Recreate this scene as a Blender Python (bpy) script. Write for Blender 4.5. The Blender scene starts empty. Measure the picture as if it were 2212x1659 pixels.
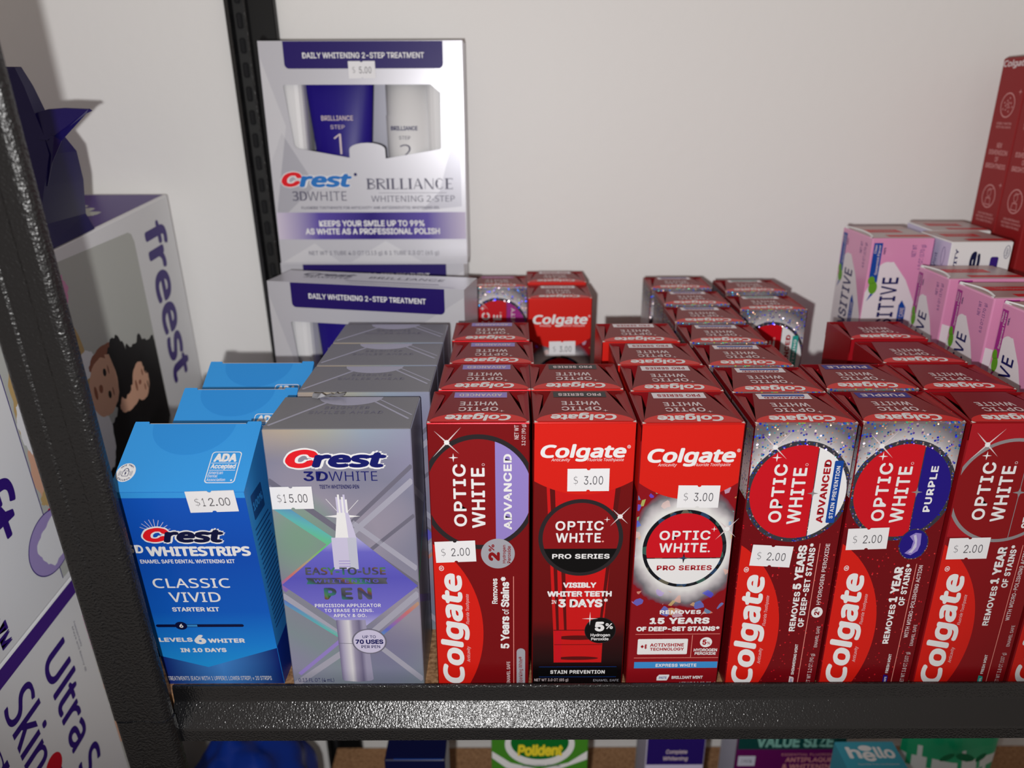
import bpy, bmesh, math, random, os
from math import radians, sin, cos, pi, tan
from mathutils import Vector, Matrix
from mathutils.geometry import tessellate_polygon

S = bpy.context.scene
COL = S.collection
random.seed(4)

# ------------------------------------------------------------------ camera, light, exposure
F_PX = 1657.256
PITCH, YAW, ROLL = 0.3595843, -0.00078313, -0.00308936
CAM = Vector((0, -0.34025865, 0.30887959))
cy, sy, cp, sp = cos(YAW), sin(YAW), cos(PITCH), sin(PITCH)
r0, f0, u0_ = Vector((cy, sy, 0)), Vector((-sy * cp, cy * cp, -sp)), Vector((-sy * sp, cy * sp, cp))
RIGHT = cos(ROLL) * r0 + sin(ROLL) * u0_
UP = cos(ROLL) * u0_ - sin(ROLL) * r0
cam = bpy.data.cameras.new('camera')
cam.sensor_width = 36.0
cam.lens = F_PX * 36.0 / 2212
cam.clip_start = 0.01
cam.dof.use_dof = True
cam.dof.focus_distance = 0.40
cam.dof.aperture_fstop = 8.0
camera = bpy.data.objects.new('camera', cam)
COL.objects.link(camera)
camera.matrix_world = Matrix((
    (RIGHT.x, UP.x, -f0.x, CAM.x), (RIGHT.y, UP.y, -f0.y, CAM.y),
    (RIGHT.z, UP.z, -f0.z, CAM.z), (0, 0, 0, 1)))
S.camera = camera

world = bpy.data.worlds.new('room_ambient')
S.world = world
world.use_nodes = True
world.node_tree.nodes['Background'].inputs[0].default_value = (1.0, 0.88, 0.79, 1)
world.node_tree.nodes['Background'].inputs[1].default_value = 0.27

# phone flash: a small bright source just left of and below the lens
fl = bpy.data.lights.new('camera_flash', 'SPOT')
fl.energy = 1.0
fl.spot_size = radians(102)
fl.spot_blend = 0.4
fl.shadow_soft_size = 0.0035
fl.color = (1.0, 0.985, 0.97)
fl.use_nodes = True
ln = fl.node_tree
fall = ln.nodes.new('ShaderNodeLightFalloff')
fall.inputs[0].default_value = 13.0
ln.links.new(fall.outputs['Linear'], ln.nodes['Emission'].inputs['Strength'])
flash = bpy.data.objects.new('camera_flash', fl)
COL.objects.link(flash)
flash.location = CAM - RIGHT * 0.026 - UP * 0.020 - f0 * 0.002
flash.rotation_euler = (radians(90 - 6), 0, 0)

S.view_settings.view_transform = 'Standard'
S.view_settings.look = 'None'
S.view_settings.gamma = 1.0
S.view_settings.use_curve_mapping = False
S.view_settings.exposure = 0.0
S.cycles.max_bounces = 6
S.cycles.use_denoising = True

# ------------------------------------------------------------------ materials
MATS = {}


def lin(c):
    c = c / 255.0
    return c / 12.92 if c <= 0.04045 else ((c + 0.055) / 1.055) ** 2.4


def rgb(c):
    return (lin(c[0]), lin(c[1]), lin(c[2]), 1)


def mat(name, c=(200, 200, 200), rough=0.42, metal=0.0, spec=0.24, coat=0.0):
    if name in MATS:
        return MATS[name]
    m = bpy.data.materials.new(name)
    m.use_nodes = True
    b = m.node_tree.nodes['Principled BSDF']
    b.inputs['Base Color'].default_value = rgb(c)
    b.inputs['Roughness'].default_value = rough
    b.inputs['Metallic'].default_value = metal
    b.inputs['Specular IOR Level'].default_value = spec
    b.inputs['Coat Weight'].default_value = coat
    b.inputs['Coat Roughness'].default_value = 0.12
    MATS[name] = m
    return m


class NT:
    def __init__(s, m):
        s.t = m.node_tree
        s.b = s.t.nodes['Principled BSDF']
        s.co = s.t.nodes.new('ShaderNodeTexCoord').outputs['Object']

    def n(s, kind, **kw):
        nd = s.t.nodes.new(kind)
        for k, v in kw.items():
            if k.startswith('i_'):
                nd.inputs[k[2:].replace('_', ' ')].default_value = v
            else:
                setattr(nd, k, v)
        return nd

    def l(s, a, b):
        s.t.links.new(a, b)

    def ramp(s, fac, stops, interp='LINEAR'):
        r = s.t.nodes.new('ShaderNodeValToRGB')
        r.color_ramp.interpolation = interp
        e = r.color_ramp.elements
        while len(e) < len(stops):
            e.new(0.5)
        for q, (p, c) in zip(e, stops):
            q.position = p
            q.color = c if len(c) == 4 else rgb(c)
        s.l(fac, r.inputs[0])
        return r.outputs[0]

    def mix(s, fac, a, b):
        x = s.t.nodes.new('ShaderNodeMix')
        x.data_type = 'RGBA'
        for v, i in ((fac, 0), (a, 6), (b, 7)):
            if hasattr(v, 'links'):
                s.l(v, x.inputs[i])
            else:
                x.inputs[i].default_value = v
        return x.outputs[2]

    def math(s, op, a, b=0.0):
        x = s.t.nodes.new('ShaderNodeMath')
        x.operation = op
        for v, i in ((a, 0), (b, 1)):
            if hasattr(v, 'links'):
                s.l(v, x.inputs[i])
            else:
                x.inputs[i].default_value = v
        return x.outputs[0]

    def noise(s, scale, detail=3.0, out='Fac'):
        x = s.n('ShaderNodeTexNoise', i_Scale=scale, i_Detail=detail)
        s.l(s.co, x.inputs['Vector'])
        return x.outputs[out]

    def bump(s, h, strength, dist):
        x = s.n('ShaderNodeBump', i_Strength=strength, i_Distance=dist)
        s.l(h, x.inputs['Height'])
        s.l(x.outputs[0], s.b.inputs['Normal'])

    def sep(s):
        x = s.t.nodes.new('ShaderNodeSeparateXYZ')
        s.l(s.co, x.inputs[0])
        return x.outputs

    def base(s, c):
        s.l(c, s.b.inputs['Base Color'])


HUES = [(0.0, (40, 30, 255)), (0.16, (60, 120, 255)), (0.3, (70, 220, 225)), (0.42, (140, 240, 150)),
        (0.55, (235, 235, 110)), (0.68, (255, 180, 150)), (0.82, (255, 235, 235)), (1.0, (150, 110, 255))]


def m_glitter(name, base, prob, rough, metal, hues=HUES, scale=850, th=0.36, tilt=0.0, bloom=False):
    m = mat(name, base, rough, metal)
    t = NT(m)
    v = t.n('ShaderNodeTexVoronoi', i_Scale=scale)
    t.l(t.co, v.inputs['Vector'])
    sepc = t.t.nodes.new('ShaderNodeSeparateColor')
    t.l(v.outputs['Color'], sepc.inputs[0])
    near = t.math('LESS_THAN', v.outputs['Distance'], th)
    k = t.math('MULTIPLY', near, t.math('LESS_THAN', sepc.outputs[0], prob))
    under = rgb(base)
    if bloom:
        x = t.sep()
        dx = t.math('MULTIPLY', t.math('ADD', x[0], 0.0006), 1 / 0.0264)
        dz = t.math('MULTIPLY', t.math('SUBTRACT', x[2], 0.1235), 1 / 0.0286)
        d = t.math('SQRT', t.math('ADD', t.math('MULTIPLY', dx, dx), t.math('MULTIPLY', dz, dz)))
        under = t.ramp(t.math('SUBTRACT', d, 0.7), [(0.22, (226, 224, 228)), (0.40, (176, 172, 178)), (0.62, (112, 108, 116)), (0.9, (120, 92, 98))])
    t.base(t.mix(k, under, t.ramp(sepc.outputs[1], hues)))
    if tilt:
        # each sequin lies at its own small angle and is a mirror
        g = t.t.nodes.new('ShaderNodeNewGeometry')
        v2 = t.n('ShaderNodeTexVoronoi', i_Scale=scale)
        v2.inputs['Scale'].default_value = scale
        t.l(t.co, v2.inputs['Vector'])
        sub = t.t.nodes.new('ShaderNodeVectorMath')
        sub.operation = 'SUBTRACT'
        wn = t.t.nodes.new('ShaderNodeTexWhiteNoise')
        t.l(v2.outputs['Color'], wn.inputs['Vector'])
        t.l(wn.outputs['Color'], sub.inputs[0])
        sub.inputs[1].default_value = (0.5, 0.5, 0.5)
        sc = t.t.nodes.new('ShaderNodeVectorMath')
        sc.operation = 'SCALE'
        t.l(sub.outputs[0], sc.inputs[0])
        t.l(t.math('MULTIPLY', k, tilt), sc.inputs['Scale'])
        ad = t.t.nodes.new('ShaderNodeVectorMath')
        t.l(g.outputs['Normal'], ad.inputs[0])
        t.l(sc.outputs[0], ad.inputs[1])
        nm = t.t.nodes.new('ShaderNodeVectorMath')
        nm.operation = 'NORMALIZE'
        t.l(ad.outputs[0], nm.inputs[0])
        t.l(nm.outputs[0], t.b.inputs['Normal'])
        t.l(t.math('ADD', t.math('MULTIPLY', k, 0.75 - metal), metal), t.b.inputs['Metallic'])
        t.l(t.math('SUBTRACT', rough, t.math('MULTIPLY', k, 0.08)), t.b.inputs['Roughness'])
    return m


m_glitter('silver_glitter', (142, 138, 146), 0.6, 0.46, 0.2, HUES, 720, 0.42, 1.0, True)
m_glitter('glitter_ring', (62, 62, 72), 0.6, 0.35, 0.2, HUES, 850, 0.4, 1.0)
m_glitter('fold_glitter', (150, 130, 135), 0.8, 0.3, 0.5, HUES, 720, 0.5, 0.5)
mat('fold_foil', (190, 26, 34), 0.28, 0.75)
mat('fold_red', (205, 28, 22), 0.36, 0.2)
m_glitter('red_sequin_foil', (118, 10, 20), 0.16, 0.36, 0.1,
          [(0, (225, 15, 40)), (0.6, (170, 15, 30)), (1, (235, 60, 60))], 760, 0.3)
mat('dark_red_foil', (126, 14, 20), 0.36, 0.1)
mat('body_red_foil', (140, 16, 24), 0.34, 0.1)
mat('deep_red', (112, 12, 14), 0.38)
mat('bright_red', (218, 30, 20), 0.4)
mat('disc_red', (205, 16, 32), 0.4)
mat('wine_red', (138, 16, 22), 0.4)
mat('crimson', (168, 22, 34), 0.36)
mat('flap_red', (142, 16, 22), 0.36, 0.0, 0.12)
mat('flap_dark', (126, 12, 16), 0.34, 0.0, 0.13)
mat('unlit_inner_red', (46, 8, 10), 0.7)  # shade of the unlit carton inside put into the colour
mat('white_ink', (238, 238, 240), 0.45)
mat('pale_ink', (222, 205, 208), 0.45)
mat('pink_ink', (235, 150, 140), 0.45)
mat('lilac', (150, 132, 205), 0.4)
mat('lilac_print', (168, 150, 205), 0.42)
mat('black_ink', (10, 9, 11), 0.35)
mat('slot_shade', (40, 40, 42), 0.9, 0, 0.1)
mat('post_web', (17, 17, 18), 0.5, 0, 0.3)
mat('grey_ink', (165, 165, 175), 0.4)
mat('ring_dark', (58, 52, 56), 0.28, 0.5)
mat('ring_silver', (165, 160, 165), 0.28, 0.4)
mat('navy_ink', (22, 22, 92), 0.45)
mat('purple_ink', (52, 22, 120), 0.4)
mat('indigo', (34, 18, 130), 0.4)
mat('blue_ink', (18, 70, 160), 0.4)
mat('sky_ink', (60, 145, 215), 0.4)
mat('teal_ink', (40, 160, 150), 0.4)
mat('tube_red', (205, 22, 24), 0.35)
mat('tube_shade', (92, 12, 14), 0.4)
mat('sticker_paper', (240, 240, 244), 0.55, 0, 0.25)
mat('sticker_ink', (92, 90, 96), 0.6)
mat('card_edge', (205, 195, 190), 0.7)
mat('logo_red', (232, 28, 40), 0.4)
mat('logo_navy', (16, 22, 105), 0.4)
mat('logo_blue', (40, 120, 200), 0.4)
# carton blues
mat('blue_panel', (18, 84, 190), 0.38)
mat('light_blue', (58, 158, 236), 0.38)
mat('cyan_blue', (30, 150, 235), 0.38)
mat('royal_blue', (14, 50, 150), 0.38)
mat('side_blue', (50, 140, 215), 0.4)
mat('fine_print', (20, 70, 130), 0.5)
# pinks
mat('pink_card', (226, 150, 192), 0.32, 0, 0.5, 0.4)
mat('pink_white', (232, 224, 230), 0.35)
mat('magenta', (165, 48, 140), 0.35)
mat('rose_top', (190, 160, 158), 0.35)
mat('leaf_green', (100, 160, 40), 0.4)
mat('leaf_dark', (62, 120, 32), 0.4)
mat('white_card', (232, 232, 234), 0.42)
mat('cool_card', (208, 208, 216), 0.32, 0.25)
mat('facet_light', (222, 222, 228), 0.32, 0.25)
mat('facet_shade', (186, 186, 196), 0.32, 0.25)
mat('shade_card', (170, 170, 182), 0.3, 0.25)
mat('lavender_card', (205, 200, 228), 0.4)
mat('skin', (224, 174, 146), 0.5)
mat('skin_dark', (150, 92, 70), 0.5)
mat('hair_black', (16, 12, 14), 0.5)
mat('photo_grey', (190, 192, 186), 0.45)
mat('tan_cloth', (196, 165, 110), 0.6)
mat('purple_card', (70, 34, 130), 0.4)
mat('tall_red', (142, 22, 26), 0.4)
mat('rose_ink', (205, 140, 140), 0.45)
mat('dark_navy', (12, 18, 62), 0.35)
mat('plum', (92, 8, 84), 0.4)
mat('dark_teal', (8, 62, 60), 0.4)
mat('hello_teal', (70, 165, 190), 0.42)
mat('pouch_green', (20, 140, 95), 0.3)
mat('pouch_dark', (12, 95, 62), 0.3)
mat('pouch_white', (190, 195, 195), 0.35)
mat('package_green', (70, 140, 40), 0.4)
mat('yellow_ink', (235, 215, 50), 0.4)
mat('bag_purple', (24, 12, 82), 0.3, 0, 0.4)
mat('bag_blue', (14, 48, 140), 0.35)
mat('pale_side', (195, 198, 215), 0.45)


def m_holo():  # foil diffraction, which shifts with the view, painted as fixed base colours
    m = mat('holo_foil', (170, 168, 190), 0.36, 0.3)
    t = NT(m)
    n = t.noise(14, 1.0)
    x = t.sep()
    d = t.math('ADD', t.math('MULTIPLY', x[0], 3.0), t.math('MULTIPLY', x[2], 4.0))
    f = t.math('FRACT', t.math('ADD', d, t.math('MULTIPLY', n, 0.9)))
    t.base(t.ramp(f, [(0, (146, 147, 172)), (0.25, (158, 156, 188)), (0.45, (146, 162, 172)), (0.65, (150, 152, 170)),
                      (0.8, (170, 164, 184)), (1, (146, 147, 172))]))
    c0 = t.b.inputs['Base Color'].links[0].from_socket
    top = t.ramp(t.math('MULTIPLY', t.math('ADD', t.math('ADD', x[0], 0.036), t.math('MULTIPLY', n, 0.02)), 11.0),  # warm rainbow sheen painted along the top edge
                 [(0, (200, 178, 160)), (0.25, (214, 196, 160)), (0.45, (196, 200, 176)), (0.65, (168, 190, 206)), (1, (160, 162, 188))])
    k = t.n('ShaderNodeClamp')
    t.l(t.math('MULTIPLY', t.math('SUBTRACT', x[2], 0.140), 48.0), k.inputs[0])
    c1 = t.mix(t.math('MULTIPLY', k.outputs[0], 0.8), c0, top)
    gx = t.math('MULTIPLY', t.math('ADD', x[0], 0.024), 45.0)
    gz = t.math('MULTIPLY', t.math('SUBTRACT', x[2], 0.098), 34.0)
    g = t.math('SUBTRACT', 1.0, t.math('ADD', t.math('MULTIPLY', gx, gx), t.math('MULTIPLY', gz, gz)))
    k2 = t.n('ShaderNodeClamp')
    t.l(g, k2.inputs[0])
    c2 = t.mix(t.math('MULTIPLY', k2.outputs[0], 0.7), c1, rgb((136, 186, 150)))  # green diffraction tint painted at left middle
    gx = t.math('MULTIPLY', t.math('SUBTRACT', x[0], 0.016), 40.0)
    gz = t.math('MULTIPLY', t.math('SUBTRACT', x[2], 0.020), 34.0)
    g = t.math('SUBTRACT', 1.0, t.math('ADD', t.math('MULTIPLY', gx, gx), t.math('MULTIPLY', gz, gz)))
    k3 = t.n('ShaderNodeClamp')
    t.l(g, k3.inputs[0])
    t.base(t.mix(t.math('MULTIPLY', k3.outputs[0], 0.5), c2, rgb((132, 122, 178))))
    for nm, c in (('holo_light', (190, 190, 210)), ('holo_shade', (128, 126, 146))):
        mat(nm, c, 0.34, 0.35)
    m2 = mat('holo_rainbow', (150, 200, 190), 0.32, 0.3)  # rainbow sheen painted as repeating colour stripes
    t = NT(m2)
    x = t.sep()
    f = t.math('FRACT', t.math('MULTIPLY', t.math('ADD', x[2], t.math('MULTIPLY', x[0], 0.4)), 16.0))
    t.base(t.ramp(f, [(0, (225, 130, 130)), (0.18, (190, 180, 150)), (0.36, (120, 220, 120)), (0.55, (110, 205, 205)),
                      (0.75, (110, 120, 225)), (1, (225, 130, 130))]))
    m3 = mat('emboss_holo', (120, 170, 150), 0.25, 0.6)  # embossed lettering with its iridescence painted in
    t = NT(m3)
    x = t.sep()
    f = t.math('FRACT', t.math('MULTIPLY', t.math('ADD', x[0], t.math('MULTIPLY', x[2], 1.7)), 34.0))
    t.base(t.ramp(f, [(0, (150, 100, 80)), (0.12, (110, 170, 110)), (0.3, (70, 150, 150)), (0.45, (88, 92, 104)),
                      (0.75, (120, 124, 136)), (0.9, (84, 90, 130)), (1, (150, 100, 80))]))
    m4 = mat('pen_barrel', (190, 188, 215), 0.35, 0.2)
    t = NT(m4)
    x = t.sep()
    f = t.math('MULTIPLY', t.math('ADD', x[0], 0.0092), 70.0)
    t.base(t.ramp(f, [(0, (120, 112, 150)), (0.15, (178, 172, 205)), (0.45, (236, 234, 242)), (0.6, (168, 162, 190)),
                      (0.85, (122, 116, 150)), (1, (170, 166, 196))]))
    m5 = mat('violet_diamond', (104, 100, 200), 0.38)
    t = NT(m5)
    x = t.sep()
    f = t.math('MULTIPLY', x[2], 1 / 0.158)
    t.base(t.ramp(f, [(0.24, (205, 202, 232)), (0.32, (122, 116, 208)), (0.46, (92, 88, 190)), (0.56, (108, 104, 202)),
                      (0.64, (204, 202, 236))]))


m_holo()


def m_glow():
    """printed starburst of white light and foil shards behind the disc"""
    m = mat('starburst_print', (150, 20, 28), 0.34, 0.15)
    t = NT(m)
    x = t.sep()
    dx = t.math('MULTIPLY', t.math('SUBTRACT', x[0], 0.001), 1 / 0.031)
    dz = t.math('MULTIPLY', t.math('SUBTRACT', x[2], 0.089), 1 / 0.036)
    d = t.math('SQRT', t.math('ADD', t.math('MULTIPLY', dx, dx), t.math('MULTIPLY', dz, dz)))
    d = t.math('ADD', d, t.math('MULTIPLY', t.math('SUBTRACT', t.noise(90, 2), 0.5), 0.25))
    c = t.ramp(d, [(0.70, (240, 240, 240)), (0.80, (205, 200, 205)), (0.92, (120, 116, 124)), (1.08, (130, 40, 62)),
                   (1.28, (148, 18, 28))])
    v = t.n('ShaderNodeTexVoronoi', i_Scale=270.0)
    t.l(t.co, v.inputs['Vector'])
    sc = t.t.nodes.new('ShaderNodeSeparateColor')
    t.l(v.outputs['Color'], sc.inputs[0])
    pick = t.math('LESS_THAN', sc.outputs[0], 0.2)
    far = t.math('LESS_THAN', t.math('ABSOLUTE', t.math('SUBTRACT', d, 1.0)), 0.22)
    k = t.math('MULTIPLY', t.math('MULTIPLY', pick, far), 0.55)
    t.base(t.mix(k, c, t.ramp(sc.outputs[1], HUES)))
    m = mat('shard_ring', (40, 42, 50), 0.3, 0.4)
    t = NT(m)
    v = t.n('ShaderNodeTexVoronoi', i_Scale=260.0)
    t.l(t.co, v.inputs['Vector'])
    sc = t.t.nodes.new('ShaderNodeSeparateColor')
    t.l(v.outputs['Color'], sc.inputs[0])
    t.base(t.ramp(sc.outputs[0], [(0, (28, 30, 38)), (0.5, (48, 52, 60)), (0.62, (50, 80, 120)), (0.74, (70, 110, 100)),
                                  (0.84, (120, 116, 100)), (0.93, (50, 60, 220)), (1, (60, 170, 200))], 'CONSTANT'))


m_glow()


def m_gradients():
    m = mat('fade_black', (60, 10, 12), 0.36)
    t = NT(m)
    x = t.sep()
    t.base(t.ramp(t.math('MULTIPLY', x[2], 1 / 0.16), [(0.06, (12, 6, 9)), (0.2, (52, 9, 13)), (0.27, (104, 12, 15)), (1, (118, 13, 15))]))
    m = mat('purple_fade_band', (60, 40, 140), 0.35)
    t = NT(m)
    x = t.sep()
    t.base(t.ramp(t.math('MULTIPLY', t.math('ADD', x[0], 0.078), 1 / 0.156),
                  [(0, (215, 205, 225)), (0.22, (96, 80, 170)), (0.5, (44, 24, 124)), (0.8, (96, 80, 170)), (1, (205, 196, 222))]))
    m = mat('panel_fade', (18, 84, 190), 0.38)
    t = NT(m)
    x = t.sep()
    t.base(t.ramp(t.math('MULTIPLY', x[2], 1 / 0.13), [(0.1, (36, 160, 240)), (0.24, (28, 134, 228)), (0.42, (18, 96, 202)), (0.7, (16, 80, 186)), (1, (20, 88, 196))]))
    m = mat('royal_fade', (20, 60, 160), 0.38)
    t = NT(m)
    x = t.sep()
    t.base(t.ramp(t.math('MULTIPLY', t.math('ADD', x[0], 0.033), 1 / 0.066), [(0, (10, 30, 120)), (0.5, (70, 140, 220)), (1, (10, 26, 110))]))


m_gradients()


def m_paint():
    m = mat('black_hammered_paint', (22, 22, 24), 0.24, 0.0, 0.8)
    t = NT(m)
    h = t.noise(1000, 1.0)
    t.bump(h, 1.0, 0.0003)
    m = mat('post_paint', (20, 20, 22), 0.34, 0.0, 0.7)
    t = NT(m)
    t.bump(t.noise(760, 1.2), 1.0, 0.0005)
    m = mat('bead_board', (150, 112, 78), 0.75)
    t = NT(m)
    t.base(t.ramp(t.noise(420, 4), [(0.3, (112, 78, 52)), (0.5, (160, 120, 86)), (0.7, (188, 148, 110))]))
    m = mat('wall_paint', (240, 239, 238), 0.5, 0, 0.2)
    t = NT(m)
    t.bump(t.noise(90, 4), 0.12, 0.003)
    mat('floor_concrete', (90, 86, 82), 0.7)


m_paint()

# ------------------------------------------------------------------ fonts
FD = os.path.join(bpy.utils.resource_path('LOCAL'), 'datafiles', 'fonts')
FONTS = {}
for k, fn in (('I', 'Inter.woff2'), ('N', 'NotoSansHebrew-Regular.woff2'), ('M', 'DejaVuSansMono.woff2')):
    try:
        FONTS[k] = bpy.data.fonts.load(os.path.join(FD, fn))
    except Exception:
        FONTS[k] = None
GLYPHS = {}


def glyphs(s, f, shear, thin, sp_, res):
    key = (s, f, shear, thin, sp_, res)
    if key not in GLYPHS:
        c = bpy.data.curves.new('lettering', 'FONT')
        c.body = s
        if FONTS.get(f):
            c.font = FONTS[f]
        c.shear = shear
        c.offset = -thin
        c.space_character = sp_
        c.resolution_u = res
        c.fill_mode = 'FRONT'
        o = bpy.data.objects.new('lettering', c)
        COL.objects.link(o)
        bpy.context.view_layer.update()
        me = o.evaluated_get(bpy.context.evaluated_depsgraph_get()).to_mesh()
        vs = [(v.co.x, v.co.y) for v in me.vertices]
        fs = [tuple(p.vertices) for p in me.polygons]
        bpy.data.objects.remove(o)
        bpy.data.curves.remove(c)
        GLYPHS[key] = (vs, fs)
    return GLYPHS[key]


# ------------------------------------------------------------------ mesh builder
MM = 0.001
LAY = 0.00005


class Fr:
    """a flat face to print on: origin, right and up directions; units are millimetres"""

    def __init__(s, O, U, V):
        s.O, s.U, s.V = Vector(O), Vector(U).normalized(), Vector(V).normalized()
        s.N = s.U.cross(s.V)

    def p(s, u, v, l=0):
        return s.O + s.U * (u * MM) + s.V * (v * MM) + s.N * (LAY * l)


def clip_poly(pts, rect):
    if rect is None:
        return pts
    for ax, lim, sg in ((0, rect[0], 1), (0, rect[2], -1), (1, rect[1], 1), (1, rect[3], -1)):
        out = []
        for i in range(len(pts)):
            a, b = pts[i - 1], pts[i]
            ia, ib = sg * (a[ax] - lim) >= 0, sg * (b[ax] - lim) >= 0
            if ia != ib:
                t = (lim - a[ax]) / (b[ax] - a[ax])
                out.append((a[0] + t * (b[0] - a[0]), a[1] + t * (b[1] - a[1])))
            if ib:
                out.append(b)
        pts = out
        if not pts:
            break
    return pts


class MB:
    def __init__(s):
        s.v, s.f, s.m, s.slots = [], [], [], {}

    def slot(s, name):
        return s.slots.setdefault(name, len(s.slots))

    def add(s, vs, fs, mname):
        o = len(s.v)
        k = s.slot(mname)
        s.v += [tuple(q) for q in vs]
        s.f += [tuple(i + o for i in f) for f in fs]
        s.m += [k] * len(fs)

    def bm(s, b, mname):
        b.verts.ensure_lookup_table()
        b.verts.index_update()
        s.add([q.co for q in b.verts], [[q.index for q in f.verts] for f in b.faces], mname)
        b.free()

    def box(s, a, b, mname, bev=0.0, seg=1, mtx=None):
        m = bmesh.new()
        bmesh.ops.create_cube(m, size=1)
        a, b = Vector(a), Vector(b)
        for q in m.verts:
            q.co = Vector([(a[i] + b[i]) / 2 + q.co[i] * (b[i] - a[i]) for i in range(3)])
        if bev:
            bmesh.ops.bevel(m, geom=list(m.edges), offset=bev, segments=seg, affect='EDGES', profile=0.5)
        if mtx:
            bmesh.ops.transform(m, matrix=mtx, verts=list(m.verts))
        s.bm(m, mname)

    def poly(s, fr, pts, mname, l=1, clip=None):
        pts = clip_poly(pts, clip)
        if len(pts) < 3:
            return
        s.add([fr.p(u, v, l) for u, v in pts], [tuple(range(len(pts)))], mname)

    def rect(s, fr, a, b, c, d, mname, l=1, clip=None):
        s.poly(fr, [(a, b), (c, b), (c, d), (a, d)], mname, l, clip)

    def rrect(s, fr, a, b, c, d, r, mname, l=1, sides=15):
        pts = []
        for k, (x, y, t0) in enumerate(((c - r, d - r, 0), (a + r, d - r, 90), (a + r, b + r, 180), (c - r, b + r, 270))):
            if sides >> k & 1:
                pts += [(x + r * cos(radians(t0 + i * 15)), y + r * sin(radians(t0 + i * 15))) for i in range(7)]
            else:
                pts.append((c if k in (0, 3) else a, d if k < 2 else b))
        s.poly(fr, pts, mname, l)

    def ell(s, fr, cu, cv, ru, rv, mname, l=1, clip=None, n=56):
        s.poly(fr, [(cu + ru * cos(2 * pi * i / n), cv + rv * sin(2 * pi * i / n)) for i in range(n)], mname, l, clip)

    def ring(s, fr, cu, cv, ru, rv, w, mname, l=1, clip=None, n=72, a0=0, a1=360):
        for i in range(n):
            a, b = (radians(a0 + (a1 - a0) * (i + k) / n) for k in (0, 1))
            s.poly(fr, [(cu + ru * cos(a), cv + rv * sin(a)), (cu + ru * cos(b), cv + rv * sin(b)),
                        (cu + (ru - w) * cos(b), cv + (rv - w) * sin(b)), (cu + (ru - w) * cos(a), cv + (rv - w) * sin(a))],
                   mname, l, clip)

    def line(s, fr, a, b, w, mname, l=1, clip=None):
        d = Vector((b[0] - a[0], b[1] - a[1])).normalized() * (w / 2)
        s.poly(fr, [(a[0] - d.y, a[1] + d.x), (a[0] + d.y, a[1] - d.x), (b[0] + d.y, b[1] - d.x), (b[0] - d.y, b[1] + d.x)], mname, l, clip)

    def star(s, fr, cu, cv, r, mname, l=1, k=0.16, rot=0, n=4, ru=1.0):
        pts = []
        for i in range(2 * n):
            q = r if i % 2 == 0 else r * k
            a = rot + pi * i / n
            pts.append((cu + ru * q * cos(a), cv + q * sin(a)))
        s.poly(fr, pts, mname, l)

    def flare(s, fr, cu, cv, r, l=4):
        """the printed sparkle: two crossed needles and a soft core"""
        for a, k in ((0.85, 1.0), (-0.8, 0.8)):
            d = (cos(a), sin(a))
            e = (-d[1] * 0.45, d[0] * 0.45)
            s.poly(fr, [(cu + d[0] * r * k, cv + d[1] * r * k), (cu + e[0], cv + e[1]),
                        (cu - d[0] * r * k, cv - d[1] * r * k), (cu - e[0], cv - e[1])], 'pale_ink', l)
        s.ell(fr, cu, cv, 1.3, 1.3, 'white_ink', l + 1, None, 16)

    def text(s, fr, st, a, b, c, d, mname, l=3, rot=0, bold=0.0, sh=0.0, f='I', thin=0.0, sp=1.0, res=4, hb=None, clip=None):
        vs, fs = glyphs(st, f, sh, thin, sp, res)
        if not vs:
            return
        x0, x1 = min(q[0] for q in vs), max(q[0] for q in vs)
        y0, y1 = min(q[1] for q in vs), max(q[1] for q in vs)
        by = bold if hb is None else hb
        offs = [(0, 0)]
        if bold or by:
            offs = [(bold * cos(i * pi / 4), by * sin(i * pi / 4)) for i in range(8)]
            if by == 0:
                offs = [(-bold, 0), (-bold / 2, 0), (0, 0), (bold / 2, 0), (bold, 0)]
        x0 -= bold
        x1 += bold
        y0 -= by
        y1 += by
        k = s.slot(mname)
        W, H = max(x1 - x0, 1e-6), max(y1 - y0, 1e-6)
        for i, (ox, oy) in enumerate(offs):
            o = len(s.v)
            for x, y in vs:
                p, q = (x + ox - x0) / W, (y + oy - y0) / H
                if rot == 0:
                    u, v = a + p * (c - a), b + q * (d - b)
                elif rot == 90:
                    u, v = c - q * (c - a), b + p * (d - b)
                elif rot == 180:
                    u, v = c - p * (c - a), d - q * (d - b)
                else:
                    u, v = a + q * (c - a), d - p * (d - b)
                s.v.append(tuple(fr.p(u, v, l + i * 0.02)))
            s.f += [tuple(j + o for j in t) for t in fs]
            s.m += [k] * len(fs)

    def build(s, name, parent=None, smooth=False):
        me = bpy.data.meshes.new(name)
        me.from_pydata(s.v, [], s.f)
        for nm in s.slots:
            me.materials.append(mat(nm))
        me.polygons.foreach_set('material_index', s.m)
        if smooth:
            me.polygons.foreach_set('use_smooth', [True] * len(s.f))
        me.update()
        o = bpy.data.objects.new(name, me)
        COL.objects.link(o)
        if parent:
            o.parent = parent
        return o


def thing(name, label, cat, loc=(0, 0, 0), rot=(0, 0, 0), group=None):
    o = bpy.data.objects.new(name, None)
    COL.objects.link(o)
    o.location = loc
    o.rotation_euler = rot
    o.empty_display_size = 0.02
    o['label'] = label
    o['category'] = cat
    if group:
        o['group'] = group
    return o


def dup(root, label, loc, rot=(0, 0, 0), skip=()):
    r = root.copy()
    COL.objects.link(r)
    r.location = loc
    r.rotation_euler = rot
    r['label'] = label
    for ch in list(root.children):
        if ch.name.split('.')[0] in skip:
            continue
        c = ch.copy()
        COL.objects.link(c)
        c.parent = r
        for g in ch.children:
            d = g.copy()
            COL.objects.link(d)
            d.parent = c
    return r


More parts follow.
